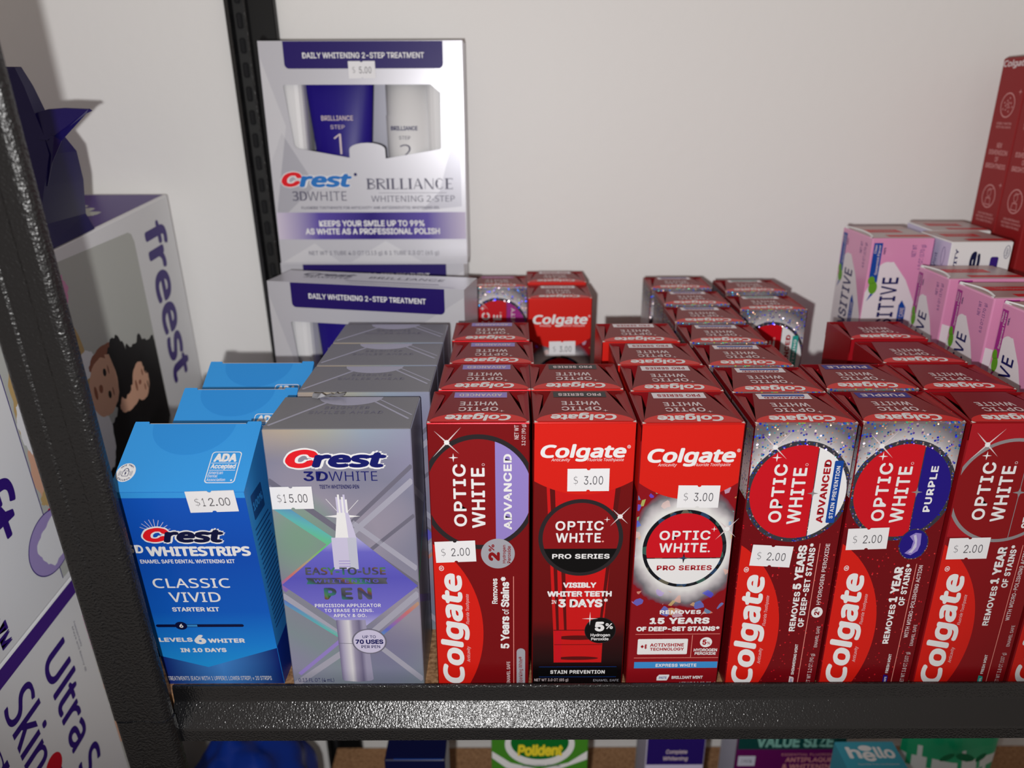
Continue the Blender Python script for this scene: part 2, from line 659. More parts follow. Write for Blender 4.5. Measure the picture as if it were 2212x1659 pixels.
def structure(o):
    o['kind'] = 'structure'
    return o


# ------------------------------------------------------------------ the room
mb = MB()
mb.box((-0.9, 0.367, -0.6), (0.9, 0.39, 0.75), 'wall_paint')
structure(mb.build('wall_back'))
mb = MB()
mb.box((-0.9, -0.5, -0.62), (0.9, 0.39, -0.6), 'floor_concrete')
structure(mb.build('floor'))

# ------------------------------------------------------------------ the shelving rack
TILT = radians(4.3)
rack = thing('shelving_rack', 'black hammered metal shelving rack holding the rows of toothpaste cartons', 'shelf', (0, 0, -0.6))


def sweep(mb, prof, axis, a, b, mname):
    """extrude a closed 2D outline along x or z"""
    n = len(prof)
    if axis == 'z':
        vs = [(x, y, a) for x, y in prof] + [(x, y, b) for x, y in prof]
    else:
        vs = [(a, y, z) for y, z in prof] + [(b, y, z) for y, z in prof]
    fs = [(i, (i + 1) % n, n + (i + 1) % n, n + i) for i in range(n)] + [tuple(range(n - 1, -1, -1)), tuple(range(n, 2 * n))]
    mb.add(vs, fs, mname)


def arc2(cx, cy_, r, a0, a1, n=6):
    return [(cx + r * cos(radians(a0 + (a1 - a0) * i / n)), cy_ + r * sin(radians(a0 + (a1 - a0) * i / n))) for i in range(n + 1)]


def post_profile(xl, xr, yf, back):
    """angle post seen from above: a front web with a shallow groove, rounded edges, a flange running back on the left"""
    t = 0.0016
    p = arc2(xl + 0.003, yf + 0.003, 0.003, 180, 270)
    w = xr - xl
    p += [(xl + w * 0.30, yf), (xl + w * 0.34, yf + 0.0007), (xl + w * 0.62, yf + 0.0007), (xl + w * 0.66, yf)]
    p += arc2(xr - 0.005, yf + 0.005, 0.005, 270, 360)
    p += [(xr, yf + 0.006), (xr - t, yf + 0.006)]
    p += arc2(xr - 0.005, yf + 0.005, 0.005 - t, 360, 270)
    p += arc2(xl + 0.003, yf + 0.003, 0.003 - t, 270, 180)
    p += [(xl + t, yf + back), (xl, yf + back)]
    return p


for a, b, dx in ((0.0006, 0.62, 0), (-0.575, -0.0006, 0.0006)):
    mb = MB()
    sweep(mb, post_profile(-0.211 + dx, -0.181 + dx, 0, 0.018), 'z', a, b, 'post_paint')
    o = mb.build('upright_post', rack)
    o.location = (0, -0.024, 0.6)
    o.rotation_euler = (TILT, 0, 0)

# rear post: slotted web between two lips
mb = MB()
prof = [(-0.0205, -0.002), (-0.0165, -0.004), (-0.0150, 0.003), (-0.006, 0.004), (-0.0045, -0.003), (-0.0030, -0.003), (-0.0015, 0.001), (0.0185, 0.001),
        (0.0195, 0.000), (0.0205, 0.002), (0.0205, 0.005), (-0.0205, 0.005)]
sweep(mb, prof, 'z', -0.58, 0.62, 'post_web')
for i in (0, 1, 4, 5, 8):
    mb.m[i] = mb.slot('black_hammered_paint')
for i in range(60):
    z = -0.55 + i * 0.0190
    mb.box((-0.0128, 0.0005, z), (-0.0082, 0.0042, z + 0.012), 'slot_shade', 0.0012)
o = mb.build('upright_post', rack)
o.location = (-0.2070, 0.3605, 0.6)
o.rotation_euler = (0, radians(-1.12), 0)
for i in range(4):
    z = 0.351 + (i - 2) * 0.05
    mb = MB()
    mb.ell(Fr((0.008, 0.0009, z), (1, 0, 0), (0, 0, 1)), 0, 0, 3.4, 5.5, 'black_ink', 1)
    mb.build('keyhole', o)

# front beam: upright lip, sloping shoulder, upright skirt
BX0, BX1 = -0.186, 0.62
mb = MB()
sweep(mb, [(-0.0060, 0.0062), (-0.0062, -0.0018), (-0.0065, -0.0027), (-0.0157, -0.0127), (-0.0160, -0.0140), (-0.0158, -0.0212), (-0.0142, -0.0212),
           (-0.0140, -0.0138), (-0.0046, -0.0036), (-0.0040, 0.0068), (-0.0046, 0.0074), (-0.0055, 0.0072)], 'x', BX0, BX1, 'black_hammered_paint')
o = mb.build('front_beam', rack)
o.location = (0, 0, 0.6)
mb = MB()
sweep(mb, [(0.357, -0.024), (0.3585, -0.024), (0.3585, 0.004), (0.357, 0.004)], 'x', BX0, BX1, 'black_hammered_paint')
mb.build('rear_beam', rack).location = (0, 0, 0.6)
mb = MB()
mb.box((-0.2125, 0.002, -0.03), (-0.209, 0.352, 0.004), 'black_hammered_paint', 0.0006)
mb.build('side_beam', rack).location = (0, 0, 0.6)
mb = MB()
mb.box((-0.208, -0.0036, -0.012), (0.62, 0.3565, 0.0), 'bead_board', 0.0004)
mb.build('shelf_board', rack).location = (0, 0, 0.6)
mb = MB()
mb.box((-0.205, -0.0036, -0.417), (0.62, 0.3505, -0.405), 'bead_board', 0.0004)
mb.build('shelf_board', rack).location = (0, 0, 0.6)

# ------------------------------------------------------------------ price stickers
STK = {}


def sticker_mesh(price):
    mb = MB()
    w, h = 21.0, 12.6
    fr = Fr((0, 0, 0), (1, 0, 0), (0, 0, 1))
    pts = [(-w / 2, -h / 2)] + [(1.0 * cos(a) , -h / 2 + 0.9 * sin(a)) for a in (pi, pi * .75, pi * .5, pi * .25, 0)] + [(w / 2, -h / 2), (w / 2, h / 2)]
    pts += [(1.0 * cos(a), h / 2 + 0.9 * sin(a)) for a in (0, -pi * .25, -pi * .5, -pi * .75, -pi)] + [(-w / 2, h / 2)]
    n = len(pts)
    vs = [fr.p(u, v, 0) for u, v in pts] + [fr.p(u, v, 3) for u, v in pts]
    mb.add(vs, [tuple(range(n, 2 * n))] + [(i, (i + 1) % n, n + (i + 1) % n, n + i) for i in range(n)], 'sticker_paper')
    d, p = price.split()
    mb.text(fr, d, -7.3, -3.0, -5.3, 2.6, 'sticker_ink', 4, f='M', thin=0.012)
    n = len(p)
    xs = [-2.2, 0.6, 2.2, 5.2] if n == 4 else [-4.2, -1.4, 1.2, 3.0, 5.6]
    for ch, x in zip(p, xs):
        if ch == '.':
            mb.ell(fr, x + 0.6, -2.1, 0.45, 0.45, 'sticker_ink', 4, None, 10)
        else:
            ww = 1.2 if ch == '1' else 2.2
            mb.text(fr, ch, x, -2.6, x + ww, 2.2, 'sticker_ink', 4, f='I', thin=0.0)
    return mb


def sticker(root, price, fr, u, v, ang=0.0):
    if price not in STK:
        o = sticker_mesh(price).build('price_sticker')
        STK[price] = o
    else:
        o = STK[price].copy()
        COL.objects.link(o)
    o.parent = root
    p = fr.p(u, v, 11)
    m = Matrix((fr.U, -fr.N, fr.V)).transposed().to_4x4()
    o.matrix_local = Matrix.Translation(p) @ m @ Matrix.Rotation(radians(-ang), 4, 'Y')
    o['label'] = 'white paper price sticker reading %s' % price
    return o


# ------------------------------------------------------------------ toothpaste cartons
TW, TH = 50.5, 160.0


def wordmark_side(mb, fr):
    """red bow with the big wordmark reading upwards, and the small print beside it"""
    mb.ell(fr, -20, 36, 45.9, 62, 'bright_red', 1, (0.5, 0.3, 49, 159), 96)
    mb.text(fr, 'Colgate', 2.6, 1.2, 18.4, 73.6, 'white_ink', 4, 90, 0.038, 0.14, 'N', res=6)
    mb.text(fr, '\u00ae', 3.2, 75.2, 5.8, 78.4, 'white_ink', 4, 90)
    mb.text(fr, 'Anticavity', 16.5, 16, 18.9, 26.6, 'pale_ink', 4, 90, 0, 0.25, 'N')
    mb.text(fr, 'Fluoride Toothpaste', 16.6, 41.2, 18.9, 60.6, 'pale_ink', 4, 90, 0, 0.25, 'N')


def wordmark_front(mb, fr, a, b, c, d, m='white_ink'):
    mb.text(fr, 'Colgate', a, b, c, d, m, 4, 0, 0.034, 0.15, 'N', res=6)
    mb.text(fr, '\u00ae', c + 0.3, d - 2.4, c + 2.0, d - 0.6, m, 4)
    mb.text(fr, 'Anticavity', a + 5.4, b - 0.3, a + 14.8, b + 1.9, m, 4, 0, 0, 0.25, 'N')
    mb.text(fr, 'Fluoride Toothpaste', a + 23.4, b - 0.3, a + 41.4, b + 1.9, m, 4, 0, 0, 0.25, 'N')


def optic_up(mb, fr, u1, u2, v0=102, v1=138, s=1.0, m='white_ink'):
    mb.text(fr, 'OPTIC', u1, v0 + 1, u1 + 6.6 * s, v1, m, 4, 90, 0.022, 0, 'I', sp=1.12, res=5)
    mb.text(fr, 'WHITE', u2, v0, u2 + 6.8 * s, v1 - 2, m, 4, 90, 0.022, 0, 'I', sp=1.08, res=5)
    mb.star(fr, u1 + 0.6, v1 + 3.6, 2.4, m, 4, 0.22)
    mb.ring(fr, u2 + 6.2 * s, v1 - 0.3, 0.75, 0.75, 0.22, 'pale_ink', 4, None, 12)


def optic_flat(mb, fr, a, c, v1, v2, h, dotm='pink_ink'):
    mb.text(fr, 'OPTIC', a, v1, c, v1 + h, 'white_ink', 4, 0, 0.022, 0, 'I', sp=1.1, res=5)
    mb.text(fr, 'WHITE', a + 0.3, v2, c - 1.2, v2 + h, 'white_ink', 4, 0, 0.022, 0, 'I', sp=1.1, res=5)
    mb.ell(fr, c - 0.1, v2 + 0.55, 0.6, 0.55, dotm, 4, None, 10)
    mb.star(fr, c + 1.6, v1 + h + 0.8, 1.7, 'white_ink', 4, 0.2)


CL = (0.5, 0.4, 50.0, 159.1)


def droplet(mb, fr, u0, v0, u1, v1, mname, word, ink):
    w, h = u1 - u0, v1 - v0
    mb.poly(fr, [(u0, v0 + h * .2), (u0 + w * .15, v0), (u1, v0), (u1, v0 + h * .75), (u1 - w * .15, v1 - h * .1), (u0, v1)], mname, 3)
    mb.text(fr, word, u0 + w * .3, v0 + h * .18, u0 + w * .75, v0 + h * .78, ink, 4, 90, 0.02)


def art_lilac(mb, fr):
    mb.rect(fr, *CL, 'dark_red_foil', 0.5)
    mb.ring(fr, 25, 121, 29.3, 32.7, 2.6, 'ring_dark', 1.5, CL)
    mb.ell(fr, 25, 121, 26.9, 30.2, 'wine_red', 1, CL, 72)
    mb.ell(fr, 25, 121, 26.9, 30.2, 'lilac', 2, (33.3, 80, 50.0, 156), 72)
    mb.flare(fr, 9.6, 149.4, 11)
    optic_up(mb, fr, 12.0, 21.2, 101, 137.5)
    mb.text(fr, 'ADVANCED', 37.4, 100, 41.6, 143, 'white_ink', 4, 90, 0.03, 0, 'I', sp=1.08)
    mb.text(fr, 'NET WT', 42.9, 151.0, 45.0, 158.6, 'pale_ink', 4, 90, 0.01)
    mb.text(fr, '3.2 OZ (90 g)', 46.4, 147.6, 48.8, 159.0, 'pale_ink', 4, 90, 0.01)
    wordmark_side(mb, fr)
    mb.ell(fr, 34.2, 85.6, 8.8, 9.0, 'grey_ink', 3)
    mb.text(fr, '2', 29.2, 81.2, 35.2, 86.6, 'wine_red', 4, 90, 0.05)
    mb.text(fr, '%', 29.4, 87.0, 32.4, 91.2, 'wine_red', 4, 90, 0.02)
    mb.text(fr, 'Hydrogen', 36.6, 79.8, 38.6, 90.8, 'wine_red', 4, 90, 0.015)
    mb.text(fr, 'Peroxide', 39.0, 79.8, 40.9, 90.2, 'wine_red', 4, 90, 0.015)
    mb.text(fr, 'Removes', 30.8, 54.4, 33.8, 70.4, 'white_ink', 4, 90, 0.025)
    mb.text(fr, '5 Years', 35.2, 25, 40.0, 46.4, 'white_ink', 4, 90, 0.035)
    mb.text(fr, 'of', 36.2, 47.6, 39.8, 51.0, 'white_ink', 4, 90, 0.01)
    mb.text(fr, 'Stains*', 35.4, 52.2, 40.0, 71.4, 'white_ink', 4, 90, 0.035)
    mb.line(fr, (42.3, 0.6), (42.3, 71.6), 0.35, 'pink_ink', 3)
    mb.text(fr, 'ENAMEL SAFE', 38.4, 1.0, 40.3, 16.2, 'pale_ink', 4, 90, 0.01)
    mb.rrect(fr, 43.9, -3, 48.6, 25, 2.3, 'grey_ink', 3)
    mb.text(fr, 'Sparkling White\u00ae', 45.0, 1.0, 47.6, 19.4, 'wine_red', 4, 90, 0.01)


def art_black(mb, fr):
    mb.rect(fr, *CL, 'fade_black', 0.5)
    t = [(6.6, 128), (43.0, 128), (38.6, 36.8), (38.4, 15.1), (12.1, 15.1), (11.5, 36.8)]
    mb.poly(fr, t, 'tube_red', 1)
    for a, b in (((8.4, 124), (13.2, 37)), ((13.6, 100), (17.4, 37)), ((41.6, 124), (36.6, 45))):
        mb.poly(fr, [(a[0], a[1]), (a[0] + 2.6, a[1]), (b[0] + 1.4, b[1]), (b[0], b[1])], 'tube_shade', 1.5)
    mb.line(fr, (11.6, 36.8), (38.5, 36.8), 0.5, 'tube_shade', 1.8)
    mb.line(fr, (12.2, 27.2), (38.3, 27.2), 0.35, 'tube_shade', 1.8)
    mb.ell(fr, 25, 31.8, 11.5, 1.5, 'tube_shade', 1.6)
    mb.ell(fr, 25, 18.0, 11.5, 1.2, 'tube_shade', 1.6)
    mb.rect(fr, 12.6, 15.2, 16.0, 36.4, 'disc_red', 1.7)
    # bright lid of the panel, ending in a bow
    pts = [(0.5, 159.1), (0.5, 127.7)] + [(0.5 + 49.5 * i / 20, 120.1 + 7.6 * (2 * i / 20 - 1) ** 2) for i in range(21)] + [(50, 159.1)]
    mb.poly(fr, pts, 'bright_red', 2.2)
    wordmark_front(mb, fr, 3.5, 138.6, 46.0, 148.2)
    mb.ring(fr, 24.8, 94.6, 21.9, 22.9, 2.2, 'ring_dark', 2.6)
    mb.ell(fr, 24.8, 94.6, 19.9, 20.9, 'wine_red', 2.4)
    mb.ell(fr, 24.8, 94.6, 19.9, 20.9, 'black_ink', 2.8, (0, 60, 50, 88.3))
    mb.flare(fr, 44.6, 107.4, 7.5, 5)
    optic_flat(mb, fr, 11.6, 36.4, 99.2, 92.1, 5.6)
    mb.text(fr, 'PRO SERIES', 10.2, 82.2, 40.2, 85.2, 'white_ink', 4, 0, 0.03, sp=1.06)
    mb.text(fr, 'VISIBLY', 16.2, 64.2, 33.9, 67.6, 'white_ink', 4, 0, 0.045)
    mb.text(fr, 'WHITER TEETH', 7.9, 58.6, 42.3, 62.1, 'white_ink', 4, 0, 0.045)
    mb.text(fr, 'IN', 10.3, 54.1, 12.8, 56.5, 'white_ink', 4, 0, 0.01)
    mb.text(fr, '3 DAYS', 13.9, 51.7, 37.6, 57.1, 'white_ink', 4, 0, 0.045)
    mb.text(fr, '*', 38.2, 55.2, 40.4, 57.4, 'white_ink', 4, 0, 0.02)
    mb.ell(fr, 37.0, 36.6, 8.4, 8.4, 'black_ink', 3)
    mb.ring(fr, 37.0, 36.6, 8.5, 8.5, 0.3, 'ring_dark', 3.3)
    mb.star(fr, 31.2, 44.4, 4.4, 'white_ink', 4, 0.1)
    mb.text(fr, '5', 34.0, 36.0, 39.2, 42.4, 'white_ink', 4, 0, 0.05)
    mb.text(fr, '%', 39.8, 37.6, 43.8, 41.4, 'white_ink', 4, 0, 0.02)
    mb.text(fr, 'Hydrogen', 31.9, 32.2, 42.5, 34.6, 'white_ink', 4, 0, 0.02)
    mb.text(fr, 'Peroxide', 32.3, 30.1, 41.8, 32.0, 'white_ink', 4, 0, 0.02)
    mb.rect(fr, 3.6, 5.3, 47.6, 12.3, 'black_ink', 3)
    mb.line(fr, (4, 12.2), (47, 12.2), 0.2, 'blue_ink', 3.4)
    mb.line(fr, (4, 5.2), (47, 5.2), 0.2, 'blue_ink', 3.4)
    mb.text(fr, 'STAIN PREVENTION', 10.3, 7.4, 40.6, 9.9, 'white_ink', 4, 0, 0.03, sp=1.1)
    mb.text(fr, 'NET WT 3.0 OZ (85 g)', 1.5, 1.8, 20.4, 4.2, 'pale_ink', 4, 0, 0.005)
    mb.text(fr, 'ENAMEL SAFE', 34.4, 2.0, 48.6, 3.6, 'grey_ink', 4, 0, 0)


def art_starburst(mb, fr):
    mb.rect(fr, *CL, 'starburst_print', 0.5)
    pts = [(0.5, 159.1), (0.5, 127.5)] + [(0.5 + 49.5 * i / 20, 118.2 + 9.3 * (2 * i / 20 - 1) ** 2) for i in range(21)] + [(50, 159.1)]
    mb.poly(fr, pts, 'bright_red', 2.2)
    wordmark_front(mb, fr, 3.8, 136.6, 47.4, 146.8)
    mb.ring(fr, 26.0, 89.0, 21.7, 23.2, 2.0, 'shard_ring', 2.6)
    mb.ell(fr, 26.0, 89.0, 19.9, 21.4, 'disc_red', 2.4)
    mb.ell(fr, 26.0, 89.0, 19.9, 21.4, 'white_ink', 2.8, (0, 60, 50, 83.5))
    mb.line(fr, (6.4, 83.6), (45.6, 83.6), 0.5, 'shard_ring', 3)
    mb.star(fr, 26, 83.6, 3.2, 'shard_ring', 3.4, 0.25)
    mb.flare(fr, 47.0, 101.0, 8.5, 5)
    optic_flat(mb, fr, 12.6, 38.8, 94.5, 87.1, 5.6, 'white_ink')
    mb.text(fr, 'PRO SERIES', 12.4, 76.2, 41.2, 79.2, 'crimson', 4, 0, 0.03, sp=1.08)
    mb.text(fr, 'REMOVES', 15.8, 48.6, 37.9, 51.2, 'white_ink', 4, 0, 0.04, sp=1.1)
    mb.text(fr, '15 YEARS', 10.7, 42.2, 43.0, 46.4, 'white_ink', 4, 0, 0.05, sp=1.08)
    mb.text(fr, 'OF DEEP-SET STAINS*', 3.9, 37.5, 48.8, 40.6, 'white_ink', 4, 0, 0.05, sp=1.02)
    mb.line(fr, (3.6, 35.5), (49.4, 35.5), 0.3, 'pink_ink', 3)
    mb.line(fr, (3.6, 19.7), (49.8, 19.7), 0.3, 'pink_ink', 3)
    mb.line(fr, (34.6, 19.7), (34.6, 34.8), 0.3, 'pink_ink', 3)
    mb.rrect(fr, 5.1, 22.1, 32.4, 32.4, 0.7, 'white_ink', 3)
    for du in (0, 1.9):
        for dv in (0, 0.9, -0.9):
            mb.star(fr, 7.6 + du + abs(dv) * .1, 27.4 + dv * (1 if du else .4), 0.9, 'crimson', 4, 0.5)
    mb.text(fr, 'ACTIVSHINE', 11.9, 27.3, 30.4, 29.5, 'crimson', 4, 0, 0.03, sp=1.04)
    mb.text(fr, 'TECHNOLOGY', 12.0, 24.6, 30.6, 26.6, 'crimson', 4, 0, 0.03, sp=1.04)
    mb.ell(fr, 42.3, 30.0, 3.3, 3.3, 'white_ink', 3)
    mb.text(fr, '5', 40.3, 28.3, 42.6, 31.8, 'crimson', 4, 0, 0.04)
    mb.text(fr, '%', 42.9, 28.6, 44.6, 30.4, 'crimson', 4, 0, 0.02)
    mb.text(fr, 'HYDROGEN', 36.0, 23.9, 48.8, 25.9, 'white_ink', 4, 0, 0.03)
    mb.text(fr, 'PEROXIDE', 36.7, 21.6, 48.3, 23.5, 'white_ink', 4, 0, 0.03)
    mb.rect(fr, 3.9, 12.7, 49.8, 17.0, 'sky_ink', 3)
    mb.text(fr, 'EXPRESS WHITE', 15.8, 13.6, 38.3, 15.7, 'white_ink', 4, 0, 0.03, sp=1.1)
    mb.text(fr, 'BRILLIANT MINT', 25.2, 5.3, 42.5, 7.3, 'white_ink', 4, 0, 0.03)
    mb.poly(fr, [(16.9, 4.2), (22.6, 4.2), (23.8, 7.2), (23.8, 8.2), (18.2, 8.2), (16.9, 6.6)], 'white_ink', 3)
    mb.text(fr, 'PASTE', 18.2, 5.4, 22.4, 7.0, 'blue_ink', 4, 0, 0.02)
    mb.text(fr, 'NET WT 3.0 OZ (85 g)', 29.7, 0.7, 49.8, 3.2, 'pale_ink', 4, 0, 0.005)
    mb.text(fr, 'ENAMEL SAFE', 2.7, 0.4, 16.0, 2.0, 'pale_ink', 4)


def lower_red(mb, fr, big, small, top_v, circle, small2, mint, chip, net, base_v):
    """the claims reading upwards on the lower half of the upright panel"""
    lo, mid = big
    mb.text(fr, lo, 31.2, base_v, 34.6, base_v + mid * 0.56, 'white_ink', 4, 90, 0.035, sp=1.06)
    mb.text(fr, small, 29.9, base_v + mid * 0.6, 34.6, top_v, 'white_ink', 4, 90, 0.045, sp=1.02)


def art_split(mb, fr, second, disc=True):
    """upright panel with a split disc: white and blue or white and teal right-hand segment"""
    mb.rect(fr, *CL, 'red_sequin_foil', 0.5)
    pts = [(0.5, 159.1), (0.5, 118)] + [(0.5 + 49.5 * i / 16, 112 + 4 * sin(i * pi / 16)) for i in range(17)] + [(50, 159.1)]
    mb.poly(fr, pts, 'silver_glitter', 0.8, (0.5, 118, 50, 159.1))
    mb.poly(fr, [(0.5, 118), (50, 118), (50, 112), (0.5, 112)], 'red_sequin_foil', 0.7)
    c, rv, ru = 122.0, 28.6, 26.4
    mb.ring(fr, 25.6, c, ru, rv, 2.3, 'glitter_ring', 1.6, CL)
    mb.ell(fr, 25.6, c, ru - 2.2, rv - 2.2, 'disc_red', 1.2, CL, 72)
    mb.ell(fr, 25.6, c, ru - 2.2, rv - 2.2, 'white_ink' if second != 'purple' else 'indigo', 2, (33.3, 80, 50, 156), 72)
    mb.line(fr, (33.2, 96.8), (33.2, 147.4), 0.4, 'glitter_ring', 2.6)
    mb.star(fr, 33.2, 121.6, 2.9, 'ring_silver', 3, 0.25)
    mb.flare(fr, 11.4, 147.2, 11.5)
    optic_up(mb, fr, 12.3, 21.9, 104.0, 138)
    if second == 'purple':
        mb.text(fr, 'PURPLE', 38.0, 110.2, 41.7, 136.2, 'white_ink', 4, 90, 0.03, sp=1.12)
        mb.ell(fr, 37.0, 91.2, 7.6, 9.2, 'glitter_ring', 3)
        mb.ell(fr, 37.0, 91.2, 7.1, 8.7, 'indigo', 3.4)
        mb.poly(fr, [(33.2, 85.8), (36.6, 84.6), (39.8, 87.2), (40.6, 91), (40.0, 97.6), (37.0, 98.0), (34.2, 96.0), (36.6, 93), (36.2, 89)], 'lilac', 3.7)
        mb.poly(fr, [(35.0, 86.2), (37.0, 86.0), (38.8, 89.6), (38.4, 94), (37.4, 97.0), (36.2, 96.4), (37.6, 92), (36.8, 88.4)], 'lavender_card', 4)
    elif second == 'sensitivity':
        mb.ell(fr, 25.6, c, ru - 2.2, rv - 2.2, 'magenta', 2.4, (33.3, 80, 50, 156), 72)
        mb.text(fr, 'SENSITIVITY', 37.0, 104.6, 40.2, 142, 'pale_ink', 4, 90, 0.03, sp=1.02)
    else:
        mb.text(fr, 'ADVANCED', 36.7, 104.6, 40.3, 140.4, 'crimson', 4, 90, 0.035, sp=1.06)
        mb.rrect(fr, 41.8, 104.6, 46.2, 139.8, 0.7, 'blue_ink' if second == 'blue' else 'teal_ink', 3)
        mb.text(fr, 'STAIN PREVENTION' if second == 'blue' else 'WHITENING', 43.0, 107.2, 45.0, 136.8, 'white_ink', 4, 90, 0.02, sp=1.08)
    wordmark_side(mb, fr)
    if second == 'purple':
        claims(mb, fr, 'REMOVES', '1 YEAR', 'OF STAINS*', (31.2, 28.3, 54.0), (29.9, 55.4, 77.6), (35.5, 53.2, 79.2),
               'WITH MICRO-POLISHING ACTION', (42.2, 32.3, 78.4), 'FRESH MINT', 'indigo', 'PASTE', 'NET WT 3.8 OZ (107 g)', 79.3)
    else:
        claims(mb, fr, 'REMOVES', '5 YEARS', 'OF DEEP-SET STAINS*', (31.3, 37.6, 63.0), (30.0, 64.4, 91.5), (35.7, 40.3, 92.6),
               'HYDROGEN PEROXIDE', (43.9, 54.7, 92.4), 'SHIMMERING MINT', 'pale_ink', 'PASTE', 'NET WT 3.2 OZ (90 g)', 92.5)
        mb.ell(fr, 45.1, 49.8, 3.0, 3.4, 'white_ink', 3)
        mb.text(fr, '2', 43.6, 48.0, 46.4, 50.4, 'wine_red', 4, 90, 0.04)
        mb.text(fr, '%', 43.6, 50.6, 45.2, 52.2, 'wine_red', 4, 90, 0.02)


def claims(mb, fr, w1, w2, w3, a, b, c, w4, d, mint, chip, chipword, net, top):
    mb.text(fr, w1, a[0], a[1], a[0] + 3.3, a[2], 'white_ink', 4, 90, 0.035, sp=1.08)
    mb.text(fr, w2, b[0], b[1], b[0] + 4.6, b[2], 'white_ink', 4, 90, 0.045, sp=1.04)
    mb.text(fr, w3, c[0], c[1], c[0] + 3.3, c[2], 'white_ink', 4, 90, 0.035, sp=1.08)
    mb.line(fr, (40.6, 0.6), (40.9, top), 0.35, 'pink_ink', 3)
    mb.text(fr, w4, d[0], d[1], d[0] + 2.2, d[2], 'pale_ink', 4, 90, 0.02, sp=1.06)
    mb.text(fr, 'ENAMEL SAFE', 46.4, 26.9, 48.2, 40.8, 'pale_ink', 4, 90, 0.005)
    mb.text(fr, mint, 36.2, 8.4, 37.8, 29.0 if len(mint) > 11 else 21.4, 'white_ink', 4, 90, 0.02, sp=1.04)
    droplet(mb, fr, 35.6, 0.6, 38.2, 7.3, chip, chipword, 'white_ink' if chip != 'pale_ink' else 'blue_ink')
    mb.text(fr, net, 45.2, 1.0, 48.0, 22.6, 'pale_ink', 4, 90, 0.005)


def art_plain(mb, fr):
    """plain red upright panel with a silver ring"""
    mb.rect(fr, *CL, 'body_red_foil', 0.5)
    mb.rect(fr, 0.5, 96, 50, 159.4, 'crimson', 0.8)
    mb.ell(fr, 25.4, 122.2, 27.4, 28.6, 'wine_red', 1, CL, 72)
    mb.ring(fr, 25.4, 122.2, 28.2, 29.4, 1.8, 'ring_silver', 1.6, CL)
    mb.line(fr, (31.9, 95.0), (31.9, 149.8), 0.35, 'ring_silver', 2.6)
    mb.star(fr, 31.9, 121.6, 3.4, 'ring_silver', 3, 0.28)
    mb.flare(fr, 10.2, 148.2, 11.5)
    optic_up(mb, fr, 10.6, 20.4, 105, 138.6)
    mb.text(fr, 'STAIN FIGHTER', 37.2, 101, 41.2, 142, 'white_ink', 4, 90, 0.03, sp=1.02)
    wordmark_side(mb, fr)
    claims(mb, fr, 'REMOVES', '1 YEAR', 'OF STAINS*', (30.2, 40.8, 66.0), (28.6, 67.4, 90), (35.0, 65.0, 91.0),
           'WITH MICRO-POLISHING ACTION', (42.0, 44, 90), 'FRESH MINT', 'teal_ink', 'GEL', 'NET WT 3.8 OZ (107 g)', 91)


KINDS_ = {
    'lilac': (art_lilac, 42.0, 'dark_red_foil', ('lilac', 'ADVANCED', 'pale_ink')),
    'black': (art_black, 42.0, 'deep_red', ('black_ink', 'PRO SERIES', 'pale_ink')),
    'burst': (art_starburst, 42.0, 'body_red_foil', ('pink_white', 'PRO SERIES', 'crimson')),
    'split': (lambda m, f: art_split(m, f, 'blue'), 40.4, 'red_sequin_foil', ('pink_white', 'ADVANCED', 'crimson')),
    'teal': (lambda m, f: art_split(m, f, 'teal'), 40.4, 'red_sequin_foil', ('pink_white', 'ADVANCED', 'crimson')),
    'purple': (lambda m, f: art_split(m, f, 'purple'), 41.0, 'red_sequin_foil', ('indigo', 'PURPLE', 'pale_ink')),
    'sens': (lambda m, f: art_split(m, f, 'sensitivity'), 40.4, 'red_sequin_foil', ('magenta', 'SENSITIVITY', 'pale_ink')),
    'plain': (art_plain, 40.4, 'body_red_foil', None),
}


